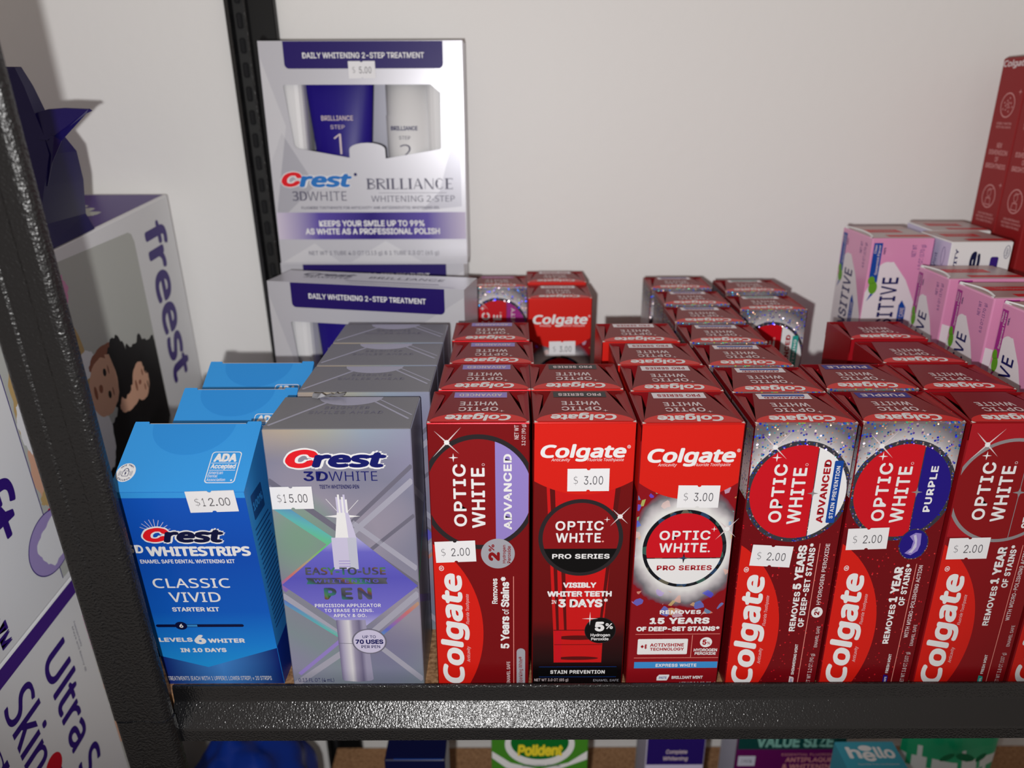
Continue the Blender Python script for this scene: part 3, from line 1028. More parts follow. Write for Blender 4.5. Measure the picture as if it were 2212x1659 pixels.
def make_carton(kind, label, group):
    art, D, body, strip = KINDS_[kind]
    W, H, D_ = TW * MM, TH * MM, D * MM
    root = thing('toothpaste_carton', label, 'toothpaste box', group=group)
    mb = MB()
    mb.box((-W / 2, 0, 0), (W / 2, D_, H - 0.0090), body, 0.0005, 1)
    # rim of the four walls above the sunken lid
    t = 0.0005
    R = 0.0009
    mb.box((-W / 2, 0, H - 0.0096), (W / 2, t, H - R), body, 0.0001)
    fold = {'lilac': 'fold_foil', 'plain': 'fold_foil', 'black': 'fold_red', 'burst': 'fold_red'}.get(kind, 'fold_glitter')
    vs = [(x, R - R * cos(pi / 2 * i / 6), H - R + R * sin(pi / 2 * i / 6)) for i in range(7) for x in (-W / 2 + 0.0004, W / 2 - 0.0004)]
    mb.add(vs, [(2 * i, 2 * i + 1, 2 * i + 3, 2 * i + 2) for i in range(6)], fold)
    for a, b in (((-W / 2, D_ - t), (W / 2, D_)), ((-W / 2, 0), (-W / 2 + t, D_)), ((W / 2 - t, 0), (W / 2, D_))):
        mb.box((a[0], a[1], H - 0.0096), (b[0], b[1], H), body, 0.0001)
    mb.add([(-W / 2 + t, t, H - 0.0088), (W / 2 - t, t, H - 0.0088), (W / 2 - t, D_ - t, H - 0.0088), (-W / 2 + t, D_ - t, H - 0.0088)], [(0, 1, 2, 3)], 'unlit_inner_red')  # dark sheet standing in for shade under the flaps
    fr = Fr((-W / 2, 0, 0), (1, 0, 0), (0, 0, 1))
    art(mb, fr)
    # pale worn fold at the two front corners
    for sx in (-1, 1):
        x = sx * W / 2
        mb.add([(x - sx * 0.0001, -0.0001, H - 0.0003), (x - sx * 0.0022, -0.00012, H + 0.0001), (x - sx * 0.0006, 0.0012, H + 0.0003), (x + sx * 0.0001, 0.0006, H - 0.0006)],
               [(0, 1, 2, 3)], 'card_edge')
    # narrow side panels: colour continues from the front
    if kind in ('split', 'teal', 'purple', 'sens'):
        for f2 in (Fr((-W / 2, D_, 0), (0, -1, 0), (0, 0, 1)), Fr((W / 2, 0, 0), (0, 1, 0), (0, 0, 1))):
            mb.rect(f2, 0.6, 118, D - 0.6, 157.0, 'silver_glitter', 0.5)
            mb.text(f2, 'STAIN PREVENTION', D * .3, 100, D * .3 + 3.5, 142, 'white_ink', 2, 90, 0.01)
    if kind in ('burst', 'black'):
        for f2 in (Fr((-W / 2, D_, 0), (0, -1, 0), (0, 0, 1)), Fr((W / 2, 0, 0), (0, 1, 0), (0, 0, 1))):
            mb.rect(f2, 0.6, 122, D - 0.6, 157.0, 'bright_red', 0.5)
    mb.build('box_body', root)
    # dust flaps folded in from the sides
    for sx in (-1, 1):
        fb = MB()
        x0, x1, x2 = sx * (W / 2 - t), sx * (W / 2 - 0.0016), sx * (W / 2 - 0.0060)
        z0, z1 = H - 0.0002, H - 0.0010
        top = [(x0, t, z0), (x1, t, z1 + .0004), (x2, D_ * 0.90, z1 + .0002), (x2 + sx * .0034, D_ - t, z1), (x0, D_ - t, z0)]
        if sx > 0:
            top = top[::-1]
        n = 5
        vs = top + [(p[0], p[1], p[2] - 0.0004) for p in top]
        fb.add(vs, [tuple(range(n - 1, -1, -1)), tuple(range(n, 2 * n))] + [(i, (i + 1) % n, n + (i + 1) % n, n + i) for i in range(n)], 'flap_red')
        fb.build('dust_flap', root)
    # outer flap, hinged on the front edge
    fb = MB()
    b0, b1 = -W / 2 + 0.0105, W / 2 - 0.0105
    zt0, zt1 = H, H + 0.0003
    top = [(-W / 2 + .001, R, zt0), (W / 2 - .001, R, zt0), (b1, D_ * .985, zt1), (b0, D_ * .985, zt1)]
    vs = top + [(p[0], p[1], p[2] - 0.0005) for p in top]
    fb.add(vs, [(0, 1, 2, 3), (7, 6, 5, 4)] + [(i, i + 4, (i + 1) % 4 + 4, (i + 1) % 4) for i in range(4)], 'flap_dark')
    ff = Fr((-W / 2, R, zt0), (1, 0, 0), (0, D_, zt1 - zt0))
    q = D / 42.0
    pts = [(25.25 + 24 * cos(a), 0.1 + 11.5 * q * sin(a)) for a in [pi * i / 24 for i in range(25)]]
    fb.poly(ff, pts, 'bright_red' if kind != 'black' else 'bright_red', 1)
    fb.text(ff, 'Colgate', 8.6, 0.9 * q, 41.2, 10.2 * q, 'white_ink', 3, 180, 0.04, 0.15, 'N')
    fb.text(ff, 'OPTIC', 14.6, 13.0 * q, 34.8, 18.2 * q, 'pale_ink', 3, 180, 0.022, sp=1.1)
    fb.star(ff, 36.6, 13.0 * q, 1.5, 'pale_ink', 3, 0.25)
    fb.text(ff, 'WHITE', 15.0, 20.2 * q, 34.6, 25.4 * q, 'pale_ink', 3, 180, 0.022, sp=1.1)
    if strip:
        fb.rect(ff, 11.4, 31.0 * q, 39.2, 38.6 * q, strip[0], 2)
        if kind in ('split', 'teal'):
            fb.text(ff, strip[1], 14.5, 31.6 * q, 36, 34.2 * q, strip[2], 3, 180, 0.03)
            fb.rect(ff, 14, 34.8 * q, 36.5, 37.4 * q, 'blue_ink' if kind == 'split' else 'teal_ink', 3)
        else:
            fb.text(ff, strip[1], 14.0, 32.8 * q, 36.6, 36.6 * q, strip[2], 3, 180, 0.03, sp=1.1)
    fb.build('top_flap', root)
    return root, fr


def row(kind, group, label_fn, spots, price=None):
    """first carton is built, the ones behind it are copies"""
    first, fr = make_carton(kind, label_fn[0], group)
    x, y, rz = spots[0]
    first.location = (x, y, 0)
    first.rotation_euler = (0, 0, radians(rz))
    for lb, (x, y, rz) in zip(label_fn[1:], spots[1:]):
        dup(first, lb, (x, y, 0), (0, 0, radians(rz)))
    if price:
        sticker(first, price[0], fr, *price[1:])
    return first, fr


row('lilac', 'cartons in the lilac-panel row', [
    'dark red toothpaste carton with a lilac ADVANCED panel, at the front of its row',
    'dark red carton directly behind the front lilac-panel carton',
    'dark red carton third from the front of the lilac-panel row',
    'dark red carton at the back of the lilac-panel row, below the two-step box'],
    [(-0.0163, .0028, 0), (-.0145, .0473, 0), (-.0117, .0906, 0), (-.0134, .1363, 0)], ('$ 2.00', 12.2, 87.2, 2.2))
row('black', 'cartons in the black pro series row', [
    'red toothpaste carton with a black half-disc and a printed red tube, front row',
    'red carton directly behind the black half-disc carton'],
    [(.0360, .003, 0), (.0356, .0472, 0)], ('$ 3.00', 27.6, 128.6, 0.4))
burst, frb = row('burst', 'cartons in the white starburst row', [
    'red carton with a white starburst around a red and white disc, front row',
    'red carton directly behind the white starburst carton',
    'third red carton from the front behind the white starburst carton',
    'red carton at the far end of the white starburst row'],
    [(.0884, .0011, 0.3), (.0891, .0442, 0), (.0878, .0869, 0), (.0839, .1326, 0)])
lone = dup(burst, 'red carton with a price sticker standing alone at the back near the wall', (.0385, .247, 0))
dup(burst, 'red carton against the wall behind the lone stickered carton', (.0390, .302, 0))
sticker(burst, '$ 3.00', frb, 30.6, 120.0, -0.6)
sticker(lone, '$ 3.00', frb, 27.6, 118.4, 1.0)
split_spots = [(.1431, .0006, 0), (.1431, .0417, 0), (.1409, .085, 0), (.1397, .1305, 0), (.1396, .1776, 0), (.1413, .2268, 0), (.1405, .2788, 0)]
row('split', 'cartons in the white and blue split-disc row', [
    'glittering front-row carton with a red and white disc and a blue bar',
    'red carton directly behind the front white and blue split-disc carton',
    'red carton third from the front of the split-disc row',
    'red carton fourth from the front of the split-disc row',
    'red carton fifth from the front of the split-disc row',
    'red carton sixth from the front of the split-disc row, with a glittering front edge',
    'red carton at the very back of the split-disc row, beside the wall'],
    split_spots, ('$ 2.00', 16.4, 85.3, -3.5))
row('teal', 'cartons right of the far split-disc row', [
    'red carton at the back with a teal bar on its white half-disc',
    'red carton against the wall behind the teal bar carton'],
    [(.1945, .2105, 0), (.1985, .267, 0)])
row('purple', 'cartons in the purple half-disc row', [
    'glittering red carton with a purple half-disc, front row',
    'red carton directly behind the purple half-disc carton'],
    [(.1958, .0016, 0), (.1953, .0462, 0)], ('$ 2.00', 12.4, 94.8, 2.0))
plain, frp = row('plain', 'cartons in the silver ring row', [
    'plain red carton with a silver ring, front row beside the purple half-disc carton',
    'red carton directly behind the silver ring carton',
    'third red carton from the front in the silver ring row, beside the pink cartons',
    'red carton at the back of the silver ring row, below the pink and blue carton'],
    [(.2481, .0007, 0), (.2474, .0453, 0), (.2456, .0894, 0), (.2463, .137, 0)], ('$ 2.00', 12.6, 89.4, 1.2))
dup(plain, 'red carton in the front row cut off by the right edge of the photo', (.3002, .0004, 0), skip=('price_sticker',))
sens, _ = make_carton('sens', 'red carton with blue glitter and a magenta half-disc, by the wall at the back', 'cartons standing near the wall')
sens.location = (-.0118, .2855, 0)

# ------------------------------------------------------------------ whitening pen cartons
def make_pen():
    W, D, H = .0725, .0425, .1575
    root = thing('whitening_pen_carton', '', 'whitening pen box', group='silver pen cartons in one row')
    mb = MB()
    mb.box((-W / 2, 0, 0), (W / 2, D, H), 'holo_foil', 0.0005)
    fr = Fr((-W / 2, 0, 0), (1, 0, 0), (0, 0, 1))
    c = (0.5, 0.5, 72, 157)
    # crossing foil bands
    for a, b, w, m in (((0, 130), (74, 66), 3.2, 'holo_shade'), ((72, 130), (36, 96), 3.0, 'holo_light'), ((72, 138), (34, 100), 2.2, 'holo_shade'),
                       ((0, 118), (34, 90), 5.5, 'holo_rainbow'), ((34, 96), (0, 66), 6.0, 'holo_rainbow'), ((0, 62), (36, 30), 3.2, 'holo_light'),
                       ((36, 30), (0, 2), 3.6, 'holo_light'), ((72, 63), (40, 32), 3.6, 'holo_light'), ((72, 57), (44, 30), 2.0, 'holo_rainbow'),
                       ((44, 34), (72, 6), 3.2, 'holo_light'), ((72, 78), (40, 106), 3.0, 'holo_light'), ((72, 110), (42, 84), 2.0, 'holo_shade'),
                       ((0, 58), (30, 34), 2.4, 'holo_rainbow'), ((30, 34), (4, 10), 2.2, 'lilac')):
        mb.line(fr, a, b, w, m, 1, c)
    mb.poly(fr, [(0.5, 68.4), (37, 37), (71.9, 67.6), (37, 102)], 'violet_diamond', 1.6)
    # the pen picture
    mb.poly(fr, [(30.9, 97), (41.7, 97), (38.6, 111.9), (32.9, 111.9)], 'white_ink', 2)
    mb.poly(fr, [(37.6, 97), (41.7, 97), (38.6, 111.9), (37.0, 111.9)], 'lavender_card', 2.2)
    for i in range(6):
        mb.line(fr, (33.5 + i * 0.92, 111.6), (33.3 + i * 0.94, 120.6 + 1.6 * sin(i * 2.1)), 1.0, 'white_ink' if i % 2 else 'lavender_card', 2.4 + i * .1)
    for a in (0.85, 2.2):
        mb.line(fr, (35.6, 109), (35.6 + 13 * cos(a), 109 + 13 * sin(a)), 0.25, 'white_ink', 2.1)
    mb.star(fr, 35.6, 109.5, 9.0, 'white_ink', 1.8, 0.16, 0.0)
    mb.rect(fr, 28.8, 78, 41.6, 97, 'lavender_card', 2)
    mb.rect(fr, 37.0, 78, 41.6, 97, 'pale_side', 2.1)
    for v in (83, 81.4, 79.8):
        mb.line(fr, (31.5, v), (37.5, v), 0.35, 'lilac', 2.3)
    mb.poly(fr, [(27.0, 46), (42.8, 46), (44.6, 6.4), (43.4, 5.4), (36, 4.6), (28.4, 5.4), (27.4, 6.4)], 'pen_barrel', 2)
    mb.line(fr, (27.0, 30.8), (43.5, 30.2), 0.3, 'holo_shade', 2.3)
    # lettering
    for k, m, bo in ((0.2, 'white_ink', 0.10), (0.5, None, 0.05)):
        e = 0.9 if m else 0
        mb.text(fr, 'C', 9.8 - e, 136.8 - e, 26.4 + e, 146.9 + e, m or 'logo_red', 3 + k, 0, bo, 0.25, 'I', res=6)
        mb.text(fr, 'rest', 22.6 - e, 137.0 - e, 60.0 + e, 145.4 + e, m or 'logo_navy', 3.2 + k, 0, bo, 0.2, 'N', res=5)
    mb.text(fr, '3D', 18.0, 129.6, 30.2, 135.0, 'logo_navy', 4, 0, 0.02)
    mb.text(fr, 'WHITE', 30.6, 129.7, 54.7, 134.9, 'logo_navy', 4, 0, 0, f='N', thin=0.006)
    mb.text(fr, 'TEETH WHITENING PEN', 25.4, 125.3, 45.2, 127.5, 'navy_ink', 4, 0, 0.015)
    mb.text(fr, 'EASY-TO-USE', 13.6, 74.6, 55.5, 79.2, 'emboss_holo', 4, 0, 0.03, f='N', sp=1.06)
    mb.poly(fr, [(13.5, 68.9), (56.1, 68.9), (55.4, 70.8), (56.1, 72.7), (13.5, 72.7), (14.4, 70.8)], 'emboss_holo', 3)
    mb.text(fr, 'WHITENING', 17.4, 69.8, 51.4, 71.9, 'violet_diamond', 4, 0, 0.02, sp=1.3)
    mb.text(fr, 'PEN', 22.2, 59.2, 47.3, 66.6, 'emboss_holo', 4, 0, 0.04, sp=1.3)
    for s_, a, b, d in (('PRECISION APPLICATOR', 16.6, 54.4, 51.6), ('TO ERASE STAINS.', 21.4, 51.2, 47.5), ('APPLY & GO.', 26.0, 48.0, 43.6)):
        mb.text(fr, s_, a, b, d, b + 2.1, 'white_ink', 4, 0, 0.015, sp=1.08)
    mb.ell(fr, 43.9, 32.0, 9.4, 8.3, 'holo_shade', 3)
    mb.ell(fr, 43.9, 32.0, 8.6, 7.6, 'lavender_card', 3.4)
    mb.text(fr, 'UP TO', 40.4, 34.2, 47.6, 36.0, 'navy_ink', 4, 0, 0.01)
    mb.text(fr, '70 USES', 36.4, 30.3, 51.5, 33.3, 'navy_ink', 4, 0, 0.04)
    mb.text(fr, 'PER PEN', 39.4, 27.6, 49.6, 29.5, 'navy_ink', 4, 0, 0.01)
    mb.text(fr, '0.13 FL OZ (4 mL)', 3.0, 4.3, 22.6, 7.4, 'navy_ink', 4, 0, 0)
    for f2 in (Fr((W / 2, 0, 0), (0, 1, 0), (0, 0, 1)), Fr((-W / 2, D, 0), (0, -1, 0), (0, 0, 1))):
        for a, b, w, m in (((0, 125), (42, 95), 4, 'holo_light'), ((0, 70), (42, 100), 4, 'holo_rainbow'), ((0, 60), (42, 30), 4, 'lilac'), ((0, 20), (42, 46), 3, 'holo_light')):
            mb.line(f2, a, b, w, m, 1, (0.5, 0.5, 42, 157))
    mb.build('box_body', root)
    fb = MB()
    t0, t1 = H + 0.0002, H + 0.0006
    fb.box((-W / 2 + 0.0003, 0.0002, H), (W / 2 - 0.0003, D - 0.0006, H + 0.0005), 'holo_flap', 0.0002)
    ff = Fr((-W / 2, 0, H + 0.0005), (1, 0, 0), (0, 1, 0))
    fb.text(ff, 'BRIGHTER', 25, 25, 48, 28.6, 'holo_shade', 2, 0, 0.0, sp=1.15)
    fb.text(ff, 'SMILES AHEAD', 18, 18.6, 56, 22.2, 'holo_shade', 2, 0, 0.0, sp=1.1)
    for a, b, w in (((2, 4), (30, 41), 1.6), ((70, 12), (44, 41), 1.2), ((71, 17), (49, 41), 0.8)):
        fb.line(ff, a, b, w, 'holo_light', 1, (0.6, 0.5, 71.6, 41))
    pts = [(36 + 17 * cos(a), 41.6 + 12 * sin(a)) for a in [-pi * i / 20 for i in range(21)]]
    fb.poly(ff, pts, 'holo_light', 1.4)
    fb.build('top_flap', root)
    return root, fr


mat('holo_flap', (132, 132, 138), 0.36, 0.2)
pen, frpen = make_pen()
pen['label'] = 'silver holographic whitening pen carton at the front, with a 15 dollar sticker'
pen.location = (-.0852, 0.0004, 0)
for lb, x, y in (('silver pen carton second from the front, offset to the right', -.0808, .0500),
                 ('silver pen carton third from the front', -.0808, .0945),
                 ('silver pen carton at the back of its row, in front of the two-step box', -.0808, .1395)):
    dup(pen, lb, (x, y, 0))
sticker(pen, '$ 15.00', frpen, 11.2, 120.4, 0.8)
mb = MB()
rnd = random.Random(3)
vs, fs = [], []
for j in range(4):
    for i in range(9):
        vs.append((-0.0205 + i * 0.0021 + rnd.uniform(-.0006, .0006), 0.0385 + j * 0.0013 + rnd.uniform(-.0005, .0005), 0.1583 + (0.0010 if j in (1, 2) else 0) + rnd.uniform(0, .0018)))
for j in range(3):
    for i in range(8):
        a = j * 9 + i
        fs.append((a, a + 1, a + 10, a + 9))
mb.add(vs, fs, 'holo_flap')
o = mb.build('torn_seal_tape', pen)
o['label'] = 'crumpled torn clear tape on the back edge'

# ------------------------------------------------------------------ blue strips cartons (leaning forward, lids popped up)
def make_strips():
    W = 0.065
    A, B, C, D = (0.0045, 0.0), (-0.015, 0.132), (0.0207, 0.152), (0.0420, 0.0)
    root = thing('whitening_strips_carton', '', 'whitening strips box', group='blue strips cartons in one row')
    mb = MB()
    x0, x1 = -W / 2, W / 2
    vs = [(x, y, z) for x in (x0, x1) for y, z in (A, B, C, D)]
    mb.add(vs, [(0, 4, 5, 1), (7, 3, 2, 6), (0, 3, 7, 4)], 'blue_panel')
    mb.add(vs, [(0, 1, 2, 3), (4, 7, 6, 5)], 'side_blue')
    mb.add(vs, [(1, 5, 6, 2)], 'light_blue')
    fr = Fr((x0, A[0], 0), (1, 0, 0), (0, B[0] - A[0], B[1]))
    T = 133.4
    c = (0.2, 0.2, 64.8, T - .1)
    mb.rect(fr, 0.1, 129.9, 64.9, T - .1, 'light_blue', 0.8)
    mb.poly(fr, [(0, 0.2), (65, 0.2), (65, 28.1), (24.8, 13.4), (0, 22.4)], 'royal_fade', 1, c)
    mb.rect(fr, 0.1, 0.2, 64.9, 129.9, 'panel_fade', 0.6)
    for k in range(9):
        a = 0.3 + k * 0.3
        mb.line(fr, (17.4, 108.6), (17.4 + 8 * cos(a), 108.6 + 8.5 * sin(a)), 0.3, 'lavender_card', 2)
    for k, m, bo in ((0.0, 'white_ink', 0.10), (0.5, None, 0.05)):
        e = 0.9 if m else 0
        mb.text(fr, 'C', 10.4 - e, 102.8 - e, 23.6 + e, 111.8 + e, m or 'logo_red', 3 + k, 0, bo, 0.25, 'I', res=6)
        mb.text(fr, 'rest', 20.0 - e, 102.4 - e, 50.6 + e, 110.6 + e, m or 'dark_navy', 3.2 + k, 0, bo, 0.2, 'N', res=5)
    mb.text(fr, '3D', 0.4, 95.6, 8.6, 101.0, 'white_ink', 4, 0, 0.03)
    mb.text(fr, 'WHITESTRIPS', 10.0, 93.6, 62.0, 100.0, 'white_ink', 4, 0, 0.045, f='N')
    mb.text(fr, 'ENAMEL SAFE DENTAL WHITENING KIT', 5.3, 88.9, 53.0, 91.5, 'white_ink', 4, 0, 0.02)
    mb.text(fr, 'CLASSIC', 8.2, 72.2, 47.8, 78.8, 'white_ink', 4, 0, 0.01, f='N', sp=1.05)
    mb.text(fr, 'VIVID', 14.6, 62.4, 41.2, 69.2, 'white_ink', 4, 0, 0.01, f='N', sp=1.05)
    mb.text(fr, 'STARTER KIT', 14.2, 55.6, 39.0, 58.7, 'white_ink', 4, 0, 0.03)
    mb.rrect(fr, 3.0, 44.2, 49.8, 46.2, 1.0, 'dark_navy', 3)
    mb.rect(fr, 19.4, 44.5, 25.0, 45.9, 'sky_ink', 3.2)
    mb.ell(fr, 16.4, 45.2, 3.2, 2.9, 'dark_navy', 3.5)
    mb.text(fr, '6', 15.4, 43.8, 17.5, 46.6, 'white_ink', 4, 0, 0.03)
    mb.text(fr, 'LEVELS', 2.2, 33.2, 20.4, 36.4, 'white_ink', 4, 0, 0.04, sp=1.05)
    mb.text(fr, '6', 21.2, 31.4, 27.6, 38.4, 'white_ink', 4, 0, 0.05)
    mb.text(fr, 'WHITER', 28.6, 32.4, 48.4, 35.6, 'white_ink', 4, 0, 0.04, sp=1.05)
    mb.text(fr, 'IN 10 DAYS', 12.2, 25.2, 37.2, 28.4, 'white_ink', 4, 0, 0.04, sp=1.02)
    mb.text(fr, 'TREATMENTS (EACH WITH 1 UPPER/1 LOWER STRIP) = 20 STRIPS', 0.6, 2.4, 58.4, 6.4, 'white_ink', 4, 0, 0.005)
    # right side fine print
    f2 = Fr((x1, A[0], 0), (0, 1, 0), (0, B[0] - A[0], B[1]))
    mb.poly(f2, [(0.3, 0.2), (36, 0.2), (36, 31), (0.3, 29)], 'royal_blue', 1)
    for i in range(22):
        mb.line(f2, (4, 40 + i * 3.2), (27 - (i * 7 % 5), 40 + i * 3.2), 1.0, 'fine_print', 1.5)
    mb.rrect(f2, 6, 112, 22, 127, 1, 'fine_print', 1)
    mb.text(f2, '100%', 7, 117, 21, 122, 'side_blue', 2, 0, 0.04)
    # lid print
    fl2 = Fr((x0, B[0], B[1]), (1, 0, 0), (0, C[0] - B[0], C[1] - B[1]))
    pts = [(31 + 21 * cos(a), 40.6 + 19 * sin(a)) for a in [-pi * i / 24 for i in range(25)]]
    mb.poly(fl2, pts, 'lid_tint', 1)
    mb.ell(fl2, 5.0, 11.2, 4.6, 5.4, 'white_ink', 2)
    mb.rrect(fl2, 3.4, 9.0, 6.6, 12.2, 0.4, 'navy_ink', 3)
    mb.rrect(fl2, 3.65, 9.25, 6.35, 11.95, 0.3, 'white_ink', 3.3)
    mb.ring(fl2, 5.0, 12.0, 1.3, 1.7, 0.35, 'navy_ink', 3, None, 16, 0, 180)
    mb.ell(fl2, 5.0, 10.9, 0.4, 0.5, 'navy_ink', 3.6, None, 10)
    mb.rect(fl2, 4.8, 9.8, 5.2, 10.8, 'navy_ink', 3.6)
    for r in (2.3, 2.8, 3.3):
        for a in (-25, 155):
            mb.ring(fl2, 5.0, 10.7, r, r * 1.1, 0.15, 'navy_ink', 3, None, 10, a, a + 50)
    for word, sg in (('ANTI-THEFT', 1), ('PROGRAM', -1)):
        for i, ch in enumerate(word):
            a = radians(90 + sg * (55 - 110 * (i + .5) / len(word))) if sg > 0 else radians(270 - 50 + 100 * (i + .5) / len(word))
            u, v = 5.0 + 3.7 * cos(a), 11.2 + 4.4 * sin(a)
            if ch != '-':
                mb.text(fl2, ch, u - .35, v - .45, u + .35, v + .45, 'navy_ink', 3, 0, 0.02, res=2)
    for r, w in ((0, 0.45),):
        a, b, c_, d = 44.4, 4.9, 59.2, 23.4
        mb.rrect(fl2, a, b, c_, d, 1.8, 'white_ink', 2)
        mb.rrect(fl2, a + w, b + w, c_ - w, d - w, 1.5, 'light_blue', 2.5)
    mb.text(fl2, 'ADA', 46.0, 17.2, 57.4, 22.2, 'white_ink', 4, 0, 0.05)
    mb.line(fl2, (45.4, 16.5), (58.2, 16.5), 0.3, 'white_ink', 4)
    mb.text(fl2, 'Accepted', 45.6, 12.6, 57.8, 16.0, 'white_ink', 4, 0, 0.03)
    mb.line(fl2, (45.4, 12.3), (58.0, 12.3), 0.3, 'white_ink', 4)
    for s_, b, d, e in (('American', 10.0, 52.4, 11.9), ('Dental', 8.1, 50.2, 9.8), ('Association', 6.0, 54.4, 7.7)):
        mb.text(fl2, s_, 45.4, b, d, e, 'white_ink', 4, 0, 0.005)
    mb.ell(fl2, 57.4, 6.5, 0.45, 0.5, 'white_ink', 4, None, 10)
    # hinge tabs standing at the back corners of the lid
    for a, b in ((0.0, 0.0075), (W - 0.0075, W)):
        p = [fl2.p(a / MM, 40.9, 0), fl2.p(b / MM, 40.9, 0), fl2.p(b / MM - .4, 42.3, 1), fl2.p(a / MM + .2, 42.3, 1)]
        mb.add(p + [q - fl2.N * 0.0006 for q in p], [(0, 1, 2, 3), (7, 6, 5, 4), (2, 6, 7, 3), (1, 5, 6, 2), (0, 3, 7, 4)], 'light_blue')
    p = [fl2.p(8, 40.92, 0), fl2.p(57, 40.92, 0), fl2.p(57, 41.25, -1), fl2.p(8, 41.25, -1)]
    mb.add(p, [(0, 1, 2, 3)], 'card_edge')
    mb.build('box_body', root)
    return root, fr


mat('lid_tint', (50, 148, 228), 0.38)
strips, frs = make_strips()
strips['label'] = 'blue whitening strips carton at the front beside the black post, with a 12 dollar sticker'
strips.location = (-.1605, 0, 0)
dup(strips, 'blue strips carton second from the front, partly shaded', (-.1545, .0487, 0))
dup(strips, 'blue strips carton at the back of its row', (-.1565, .0950, 0))
o = sticker(strips, '$ 12.00', frs, 48.9, 128.2, 2.0)
o.scale = (1.12, 1, 1.0)

# ------------------------------------------------------------------ two-step treatment cartons with a window
def make_twostep():
    W, D, H = .1585, .040, .1745
    root = thing('treatment_kit_carton', '', 'tooth whitening kit box', group='silver kit cartons with a window')
    def tu(u): return (u - 0.6) * 1.02
    def tv(v): return (v - 181.0) * 1.026
    mb = MB()
    fr = Fr((-W / 2, 0, 0), (1, 0, 0), (0, 0, 1))
    # window outline with the bitten lower edge
    win = [(17.8, 320.2), (137.4, 320.2), (138.2, 319.0), (137.4, 273.6), (136.6, 272.6), (92.9, 265.6), (92.8, 272.5)]
    win += [(78.6 + 14.2 * cos(a), 272.5 + 5.0 * sin(a)) for a in [pi * i / 10 for i in range(1, 10)]]
    win += [(64.4, 272.5), (64.2, 266.2), (23.0, 273.6), (21.2, 275.4), (17.0, 319.0)]
    win = [(tu(a), tv(b)) for a, b in win]
    out = [(0, 0), (W / MM, 0), (W / MM, H / MM), (0, H / MM)]
    allp = out + win
    tris = tessellate_polygon([[Vector((a, b, 0)) for a, b in out], [Vector((a, b, 0)) for a, b in win[::-1]]])
    order = out + win[::-1]
    fs = []
    for t in tris:
        a, b, c = (order[i] for i in t)
        cr = (b[0] - a[0]) * (c[1] - a[1]) - (b[1] - a[1]) * (c[0] - a[0])
        fs.append(tuple(t) if cr > 0 else tuple(t)[::-1])
    mb.add([fr.p(a, b) for a, b in order], fs, 'cool_card')
    n = len(win)
    vs = [fr.p(a, b) for a, b in win] + [fr.p(a, b) + Vector((0, .0008, 0)) for a, b in win]
    mb.add(vs, [(i, (i + 1) % n, n + (i + 1) % n, n + i) for i in range(n)], 'shade_card')
    x0, x1 = -W / 2, W / 2
    vs = [(x0, 0, 0), (x1, 0, 0), (x1, D, 0), (x0, D, 0), (x0, 0, H), (x1, 0, H), (x1, D, H), (x0, D, H)]
    mb.add(vs, [(0, 3, 2, 1), (4, 5, 6, 7), (1, 2, 6, 5), (2, 3, 7, 6), (3, 0, 4, 7)], 'cool_card')
    # facets
    for pts, m in (([(0.5, 40), (tu(16), tv(290)), (0.5, tv(340))], 'facet_light'), ([(0.5, tv(262)), (tu(12), tv(285)), (tu(35), tv(245)), (0.5, tv(215))], 'facet_shade'),
                   ([(155, tv(300)), (tu(135), tv(240)), (tu(120), tv(225)), (155, tv(228))], 'facet_shade'), ([(60, 2), (90, 20), (120, 2)], 'facet_light'),
                   ([(158, tv(345)), (tu(125), tv(325)), (158, tv(300))], 'facet_light'), ([(2, 2), (30, 18), (50, 2)], 'facet_light')):
        mb.poly(fr, pts, m, 0.6, (0.5, 0.5, 158, 174))
    mb.rrect(fr, tu(19.5), tv(331.6), tu(141), 174.2, 3.5, 'indigo_dark', 2, 12)
    mb.text(fr, 'DAILY WHITENING 2-STEP TREATMENT', tu(33.8), tv(338.8), tu(126.7), tv(343), 'white_ink', 4, 0, 0.02)
    for k, m, bo in ((0.0, 'white_ink', 0.09), (0.5, None, 0.045)):
        e = 0.7 if m else 0
        mb.text(fr, 'C', tu(7.9) - e, tv(243.8) - e, tu(24.6) + e, tv(255.4) + e, m or 'logo_red', 3 + k, 0, bo, 0.25, 'I', res=6)
        mb.text(fr, 'rest', tu(21.9) - e, tv(243.4) - e, tu(65) + e, tv(254) + e, m or 'logo_blue', 3.2 + k, 0, bo, 0.2, 'N', res=5)
    mb.ell(fr, tu(67.8), tv(253.4), 1.3, 1.3, 'navy_ink', 4, None, 14)
    mb.text(fr, '3D', tu(15.6), tv(233), tu(27.4), tv(240.4), 'shadow_ink', 4, 0, 0.02, hb=0, f='N')
    mb.text(fr, 'WHITE', tu(27.8), tv(233), tu(59.4), tv(240.2), 'shadow_ink', 4, 0, 0, f='N', thin=0.006)
    serif_word(mb, fr, tu(75.5), tv(241.8), tu(151.2), tv(250.2), 'shadow_ink')
    mb.line(fr, (tu(85.4), tv(239)), (tu(140.6), tv(239)), 0.25, 'shadow_ink', 4)
    mb.text(fr, 'WHITENING 2-STEP', tu(79.4), tv(231.9), tu(147), tv(236.8), 'shadow_ink', 4, 0, 0, f='N', thin=0.004)
    mb.text(fr, 'FLUORIDE TOOTHPASTE FOR ANTICAVITY AND ANTIGINGIVITIS; WHITENING GEL', tu(22), tv(225.8), tu(134.6), tv(228.4), 'shadow_ink', 4, 0, 0.01)
    mb.rect(fr, 0.6, tv(201.8), 157.9, tv(223.6), 'purple_fade_band', 2)
